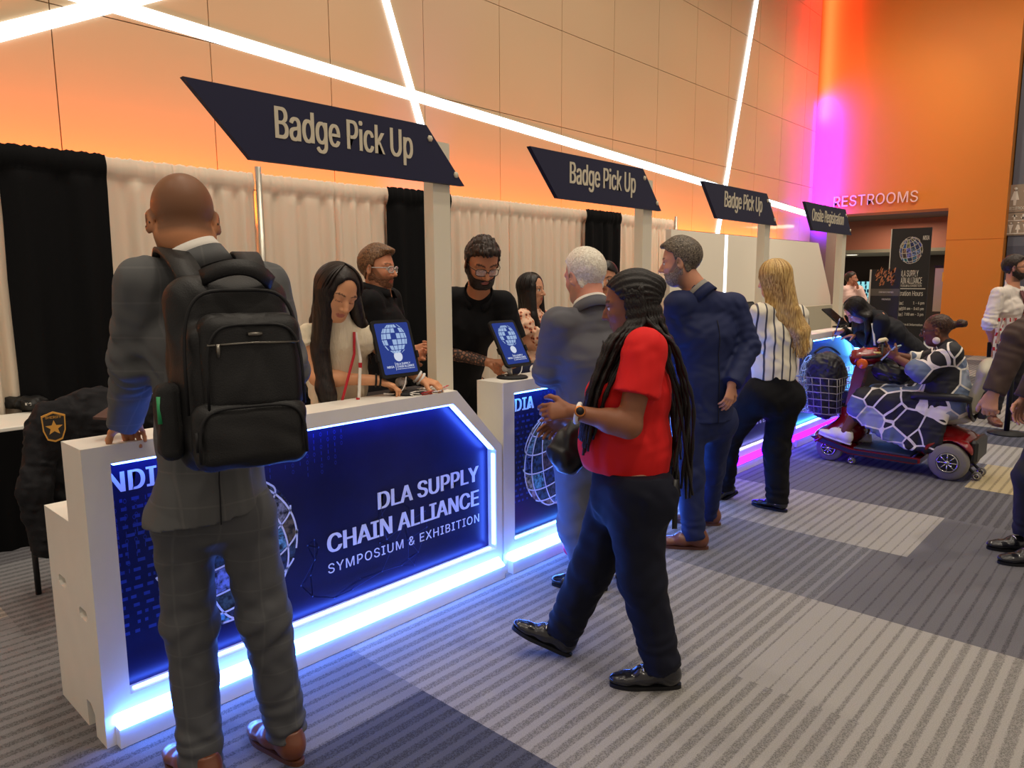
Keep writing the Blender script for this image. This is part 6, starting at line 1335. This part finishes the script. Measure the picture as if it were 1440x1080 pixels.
def lap_bag():
    B = A_(6.58, 1.70, .79); t = empty('handbag', B-ZU*.1, 'black handbag on the lap of the scooter rider, behind the handlebar', 'bag'); V = Vol(B-.25, B+.25, .007); V.ecap(B-A_(0, .06, 0), B+A_(0, .06, .02), A_(1, 0, 0), (.14, .09), (.13, .09), .03); V.wave(.006, .08, 8); V.build('bag_body', mat('black_bag_leather', (18, 18, 22), .4), t)
    ribbon(bez(B+A_(-.08, .08, .07), B+A_(-.06, .03, .22), B+A_(-.08, -.08, .07), 12), .018, .005, A_(-1, 0, .2)).build('handle', M_rub, t)
    p = A_(6.56, 1.72, .95); tag(MB().prism([p+A_(-.09, .04, -.05), p+A_(.09, .04, -.05), p+A_(.09, -.06, .07), p+A_(-.09, -.06, .07)], (0, .008, .008)).build('phone_tablet', mat('pale_screen', (170, 190, 200), .2)), 'pale tablet device held upright in the lap of the scooter rider', 'tablet')
    tag(MB().tube([(6.5, 1.80, 1.055), (6.54, 1.80, 1.062), (6.68, 1.80, 1.062), (6.73, 1.80, 1.05)], [.014, .018, .018, .014], 10).build('cane_handle', mat('cream_foam', (222, 208, 176), .7)), 'cream foam cane handle sticking up by the scooter handlebar', 'handle')
lap_bag()
def rider():
    P = Person('person with a hair bun and round earrings on the scooter, in a geometric print dress'); P.D = 5.8
    X = lambda px, py, x: at_x(px, py, x)
    P.J = dict(head=X(1317, 465, 6.60), shL=X(1337, 497, 6.42), shR=X(1334, 497, 6.79), elL=X(1297, 524, 6.36), wrL=X(1263, 505, 6.47), elR=A_(6.84, 1.55, .87), wrR=A_(6.68, 1.74, .94),
        hipL=A_(6.52, 1.27, .60), hipR=A_(6.73, 1.27, .60), knL=A_(6.47, 1.86, .56), knR=A_(6.74, 1.84, .56), anL=A_(6.40, 1.99, .285), anR=A_(6.72, 1.93, .22)); P.root(); P.e.location = (6.62, 1.6, .15)
    P.body((112, 68, 48), A_(-.1, 1, -.12), hs=1.03, g=1.25, neck=.06, brow=(24, 18, 16), lips=(118, 58, 52), iris=(30, 20, 16), cheek=1.1, scalp=(38, 26, 22), hd=dict(L=dict(d=A_(.15, .8, .45), n=A_(.8, -.2, .1), side=-1, curl=(.4, .5, .6, .6)), R=dict(d=A_(-.4, .8, .3), n=A_(-.7, -.2, .2), side=1, curl=(.5, .6, .6, .6))))
    m = mat('geometric_print', (30, 30, 34), .7); nt = m.node_tree; n = nt.nodes; L = nt.links; tc = n.new('ShaderNodeTexCoord'); mp = n.new('ShaderNodeMapping'); mp.inputs['Scale'].default_value = (2.5, 5.8, 5.8); L.new(tc.outputs['Object'], mp.inputs['Vector'])
    v1 = n.new('ShaderNodeTexVoronoi'); v1.feature = 'DISTANCE_TO_EDGE'; v2 = n.new('ShaderNodeTexVoronoi')
    for v in (v1, v2): v.inputs['Scale'].default_value = 1.0; v.inputs['Randomness'].default_value = 1; L.new(mp.outputs[0], v.inputs['Vector'])
    sx = n.new('ShaderNodeSeparateColor'); L.new(v2.outputs['Color'], sx.inputs[0]); r = n.new('ShaderNodeValToRGB'); r.color_ramp.interpolation = 'CONSTANT'; e = r.color_ramp.elements; e[0].color = srgb(24, 24, 30); e[1].position = .45; e[1].color = srgb(96, 112, 140)
    for p_, c_ in ((.62, (150, 160, 178)), (.74, (228, 222, 214)), (.84, (30, 30, 36))): q = e.new(p_); q.color = srgb(*c_)
    L.new(sx.outputs[0], r.inputs[0]); lt = n.new('ShaderNodeMath'); lt.operation = 'LESS_THAN'; L.new(v1.outputs['Distance'], lt.inputs[0]); lt.inputs[1].default_value = .035
    mx = n.new('ShaderNodeMix'); mx.data_type = 'RGBA'; L.new(lt.outputs[0], mx.inputs[0]); L.new(r.outputs[0], mx.inputs[6]); mx.inputs[7].default_value = srgb(236, 230, 220); L.new(mx.outputs[2], n['Principled BSDF'].inputs['Base Color'])
    J = P.J; V = Vol((6.2, 1.05, .12), (7.0, 2.1, 1.2), .007); N = P.neckb; f = P.fwd
    V.loft([(N-ZU*.03, (.17, .09)), (N+(P.pel-N)*.3+f*.03, (.20, .15)), (N+(P.pel-N)*.7+f*.04, (.22, .17)), (P.pel, (.24, .17))], P.lat, .05)
    for q in 'LR':
        V.cone(N+ZU*.04+(J['sh'+q]-N)*.2, J['sh'+q], .06, .078, .05); el, wr, sh = J['el'+q], J['wr'+q], J['sh'+q]; S = V.like(); c = el+(wr-el)*.45; S.chain([sh, el, c+unit(wr-el)*.03], [.085, .082, .066], .03); S.cut(c, unit(wr-el)); V.mix((slice(None),)*3, S.f, .03, 'add')
        V.chain([J['hip'+q], J['kn'+q]], [.13, .105], .05); V.cone(J['kn'+q], J['kn'+q]*.7+J['an'+q]*.3, .10, .10, .04)
    for k in range(15):
        u = k/14; y = 1.90-.62*u; zl = np.interp(y, [1.25, 1.32, 1.5, 1.7, 1.9], [.34, .21, .22, .28, .40])
        for x0, x1 in ((6.43, 6.385), (6.80, 6.85)): V.cone((x0, y, .52), (x1+.01*math.sin(k*1.9), y, zl), .05, .022, .03)
    V.cone(J['knL'], J['knR'], .08, None, .04); V.cone(N, N+(P.H-N)*.3, .085, .07, .03); V.wave(.003, .09, 6); V.build('dress', m, P.e)
    P.shoes(mat('white_sneaker', (226, 222, 220), .6, bump=.2, bscale=60), A_(-.05, 1, .28), A_(0, 1, .25), 'sneaker', 1.0, mat('white_sole', (232, 230, 226), .6), upL=A_(0, -.25, 1), upR=A_(0, -.22, 1))
    H, R = P.H, P.R; Q = lambda x, y, z: H+R.T@A_(x, y, z); V = Vol(H-.25, H+.2, .005); hm = hair_mat('brown_black_hair', (30, 20, 16), (84, 54, 38), (50, 50, 50))
    V.ell(Q(-.02, 0, .045), (.100, .081, .088), R, .02); V.ell(Q(.09, 0, -.03), (.06, .09, .125), R, .012, 'sub'); V.ell(Q(-.12, 0, .035), (.03, .03, .03), R, .02); V.chain([Q(-.13, 0, .035), Q(-.165, 0, .045), Q(-.19, 0, .04)], [.018, .03, .028], .012); V.cut(Q(0, 0, -.06), -R[2]); V.wave(.002, .02, 3); V.build('hair', hm, P.e)
    for y in (1, -1): MB().lathe(Q(-.005, y*.092, -.075), [(.027, -.002), (.028, 0), (.027, .002)], R[1], 20).build('earring', mat('pearl_disc', (232, 220, 206), .25), P.e)
    glasses(P.e, H, R, 1.03, mat('dark_frame', (30, 24, 22), .4), r=.0026)
rider()
# ================================================================ REMAINING THINGS
def chair_jacket():
    c = at_y(140, 625, 3.7); t = empty('chair', (c[0], c[1]+.1, 0), 'black chair under the dark uniform jacket behind the nearest counter', 'chair'); x, y = c[0], c[1]
    MB().box(x-.24, x+.24, y+.02, y+.5, .43, .49, .02).build('seat', M_rub, t); MB().box(x-.22, x+.22, y, y+.04, .52, .98, .015).build('backrest', M_rub, t)
    for sx in (-.2, .2):
        for sy in (.06, .46): MB().tube([(x+sx, y+sy, 0), (x+sx, y+sy, .44)], .014, 8).build('leg', M_dkpl, t)
    M = mat('black_uniform_cloth', (24, 24, 28), .8, bump=.2, bscale=60, spec=.25)
    V = Vol((x-.45, y-.3, .3), (x+.45, y+.4, 1.2), .008); V.ecap((x, y, .55), (x, y, .90), A_(1, 0, 0), (.27, .10), (.24, .09), .05); V.cone((x-.2, y-.0, .98), (x+.2, y, .98), .075, None, .06)
    V.chain([(x-.22, y-.02, .95), (x-.30, y-.08, .68), (x-.28, y-.09, .42)], [.07, .065, .055], .03); V.chain([(x+.22, y-.02, .95), (x+.29, y-.05, .68), (x+.29, y-.05, .45)], [.07, .065, .055], .03); V.cone((x-.08, y+.02, 1.03), (x+.08, y+.02, 1.03), .05, None, .04); V.wave(.006, .11, 3); V.wave(.003, .05, 9)
    j = V.build('uniform_jacket', M, None); tag(j, 'black uniform jacket with a gold star shoulder patch hung over a chair', 'jacket')
    p = at_y(76, 599, y-.155); g = mat('gold_embroidery', (206, 150, 60), .5); d = unit(CAMP-p)*.0; n = A_(-.25, -1, .1); n = unit(n); ux = unit(np.cross(ZU, n)*1); ux = unit(np.cross(n, ZU))*-1; uz = np.cross(ux, n)*-1
    if ux[0] < 0: ux = -ux
    uz = unit(ZU-n*(n@ZU)); q = lambda a, b, c_=0: p+ux*a+uz*b+n*c_
    sh = [(-.045, .045), (0, .062), (.045, .045), (.042, -.02), (.028, -.06), (0, -.07), (-.028, -.06), (-.042, -.02)]
    pt = MB().prism([q(a, b, -.03) for a, b in sh], n*.034).build('shoulder_patch', g, j)
    MB().prism([q(a*.88, b*.88, .0041) for a, b in sh], n*.001).build('patch_ground', mat('patch_black', (30, 26, 24), .7), pt)
    st = [(.034*(1 if k % 2 == 0 else .42)*math.sin(k*PI/5), .034*(1 if k % 2 == 0 else .42)*math.cos(k*PI/5)-.008) for k in range(10)]
    mb = MB(); mb.add([q(a, b, .0056) for a, b in st]+[q(0, -.008, .0056)], [[k, (k+1) % 10, 10] for k in range(10)]); add_text(mb, 'SHERIFF', q(-.03, .033, .0054), ux, uz, .06, .011, depth=.0005); mb.build('gold_star', g, pt)
chair_jacket()
def pouch():
    c = at_z(38, 577, .742); t = empty('pouch', c, 'small black zipped pouch on the white table top at the left edge', 'pouch'); V = Vol(c-.25, c+A_(.25, .25, .2), .006); V.ecap(c+vd(-.10, .05, .03), c+vd(.09, .05, -.02), ZU, (.045, .07), (.05, .07), .03); V.cut(c+ZU*.002, -ZU, .004); V.wave(.005, .07, 2); V.build('pouch_body', mat('black_nylon', (19, 19, 20)), t)
    a = c+vd(.06, .05, -.095); mb = MB(); add_text(mb, 'K', a, vd(1, 0, 0), ZU, .016, .016, depth=.004); add_text(mb, 'C', a+vd(.022, 0, 0), vd(1, 0, 0), ZU, .016, .016, depth=.004); mb.build('white_mark', M_wcab, t)
pouch()
def pink_bag():
    c = at_z(806, 782); c = A_(c[0], 2.37, 0); t = empty('pink_bag', c, 'bright pink bag standing by the base of the second counter behind the legs', 'bag'); V = Vol(c-A_(.25, .15, .01), c+A_(.25, .15, .45), .007); V.ecap(c+ZU*.10, c+ZU*.26, A_(1, 0, 0), (.14, .085), (.11, .07), .03); V.cut(c+ZU*.004, -ZU, .01); V.wave(.004, .09, 2); V.build('bag_body', mat('pink_nylon', (226, 24, 84), .55), t)
    MB().tube([c+A_(-.12, -.06, .12), c+A_(-.09, -.075, .24), c+A_(.0, -.08, .29), c+A_(.09, -.075, .24)], .004, 6).build('zip', M_rub, t); MB().tube(bez(c+A_(-.05, 0, .31), c+A_(0, 0, .40), c+A_(.05, 0, .31), 9), .008, 8).build('handle', M_rub, t)
pink_bag()
def hidden_person():
    P = Person('person with dark hair almost hidden behind the white haired man').pose(5.65, head=(853, 392, 0), shL=(868, 425, -.1), shR=(838, 425, .1), elL=(872, 465, -.1), wrL=(865, 490, -.2), elR=(832, 465, .1), wrR=(845, 492, -.1)); stand(P); P.root()
    P.body((206, 150, 118), vd(-.3, -.2, -.9), h=.009, hands=False); P.top('shirt', M_polo, 1.9, 1.05, h=.009); P.trousers(M_bkpants, h=.011, amp=0); P.shoes(M_leather_bk, P.fwd, P.fwd, 'flat'); short_hair(P.e, P.H, P.R, 1.0, hair_mat('black_hair', (14, 11, 11), (40, 28, 24), (70, 70, 6)), HL_SHORT, h=.007, top=.01)
hidden_person()
# ================================================================ LIGHT
w = bpy.data.worlds.new('world'); SC.world = w; w.use_nodes = True
w.node_tree.nodes['Background'].inputs[0].default_value = (1.0, .84, .68, 1); w.node_tree.nodes['Background'].inputs[1].default_value = .42
def area(name, loc, tgt, sx, sy, col, e, spread=180):
    l = bpy.data.lights.new(name, 'AREA'); l.shape = 'RECTANGLE'; l.size = sx; l.size_y = sy; l.color = col; l.energy = e; l.spread = math.radians(spread)
    o = bpy.data.objects.new(name, l); COL.objects.link(o); o.location = loc
    d = Vector(tgt)-Vector(loc); o.rotation_euler = d.to_track_quat('-Z', 'Y').to_euler(); return o
def spot(name, loc, tgt, col, e, size=60, blend=.6, r=.06):
    l = bpy.data.lights.new(name, 'SPOT'); l.color = col; l.energy = e; l.spot_size = math.radians(size); l.spot_blend = blend; l.shadow_soft_size = r
    o = bpy.data.objects.new(name, l); COL.objects.link(o); o.location = loc
    o.rotation_euler = (Vector(tgt)-Vector(loc)).to_track_quat('-Z', 'Y').to_euler(); return o
WARM = (1.0, .87, .70)
for k, (x, y) in enumerate([(x, y) for x in (-1.5, 1.5, 4.5, 7.5, 10.5, 13.5) for y in (-1.2, 1.2, 4.0)]):
    spot('downlight', (x+.3*(k % 2), y, 7.2), (x+.3*(k % 2), y, 0), WARM, {-1.2: 330, 1.2: 150, 4.0: 200}[y]*(.65 if x < 0 else 1), 95, .8, .07)
for x in (-2, 1, 4, 7, 10, 13, 15.5): spot('wall_fill_spot', (x, 2.2, 7.3), (x, 6.4, 2.9), (1.0, .88, .70), 225, 95, .8, .05)  # added fill spots, no known fixtures: brighten the back wall and drapes
# uplights behind the drapes wash the wall panels orange
for x in (-1, 2, 5, 8, 11, 14):
    o = area('wall_wash', (x, 6.22, 2.14), (x, 6.5, 3.1), 2.9, .08, (1.0, .17, .008), 62)
for x in (9.5, 12.5): spot('panel_fill_spot', (x, 1.6, 7.0), (x+.5, 4.9, 1.4), (1.0, .86, .66), 420, 50, .9, .05)  # extra spots added only to brighten the white display panels
for k, (x, e) in enumerate(((1.4, 60), (4.2, 30))): area('corridor_fill', (WALLX+x, 5.0, 2.9 if k == 0 else 2.18), (WALLX+x, 5.0, 0), 1.2, 1.2, (1.0, .78, .55), e)  # unseen fill lights added to lift the corridor walls
for y in (1.5, 4.2): spot('wall_fill_spot', (13.2, y, 7.6), (17.25, y, 3.2), (1.0, .84, .62), 230, 95, .8, .05)  # added fill for the orange wall, not known fixtures
area('corner_magenta', (16.9, 6.34, 4.1), (17.25, 6.12, 4.1), .05, 2.8, (.14, .0, 1.0), 230, 110)
area('corner_red', (16.95, 6.34, 6.6), (17.25, 6.15, 6.6), .05, 3.0, (1.0, .05, .03), 60, 100)
spot('uplight_blue', (4.9, 5.9, .4), (5.35, 6.4, 2.75), (.25, .2, 1.0), 420, 26, 1)
spot('uplight_violet', (16.0, 5.8, .5), (16.5, 6.4, 2.6), (.25, .05, 1.0), 1300, 50, 1)
SC.view_settings.view_transform = 'Standard'; SC.view_settings.look = 'None'; SC.view_settings.gamma = 1; SC.view_settings.exposure = 0.0
SC.view_settings.use_curve_mapping = False
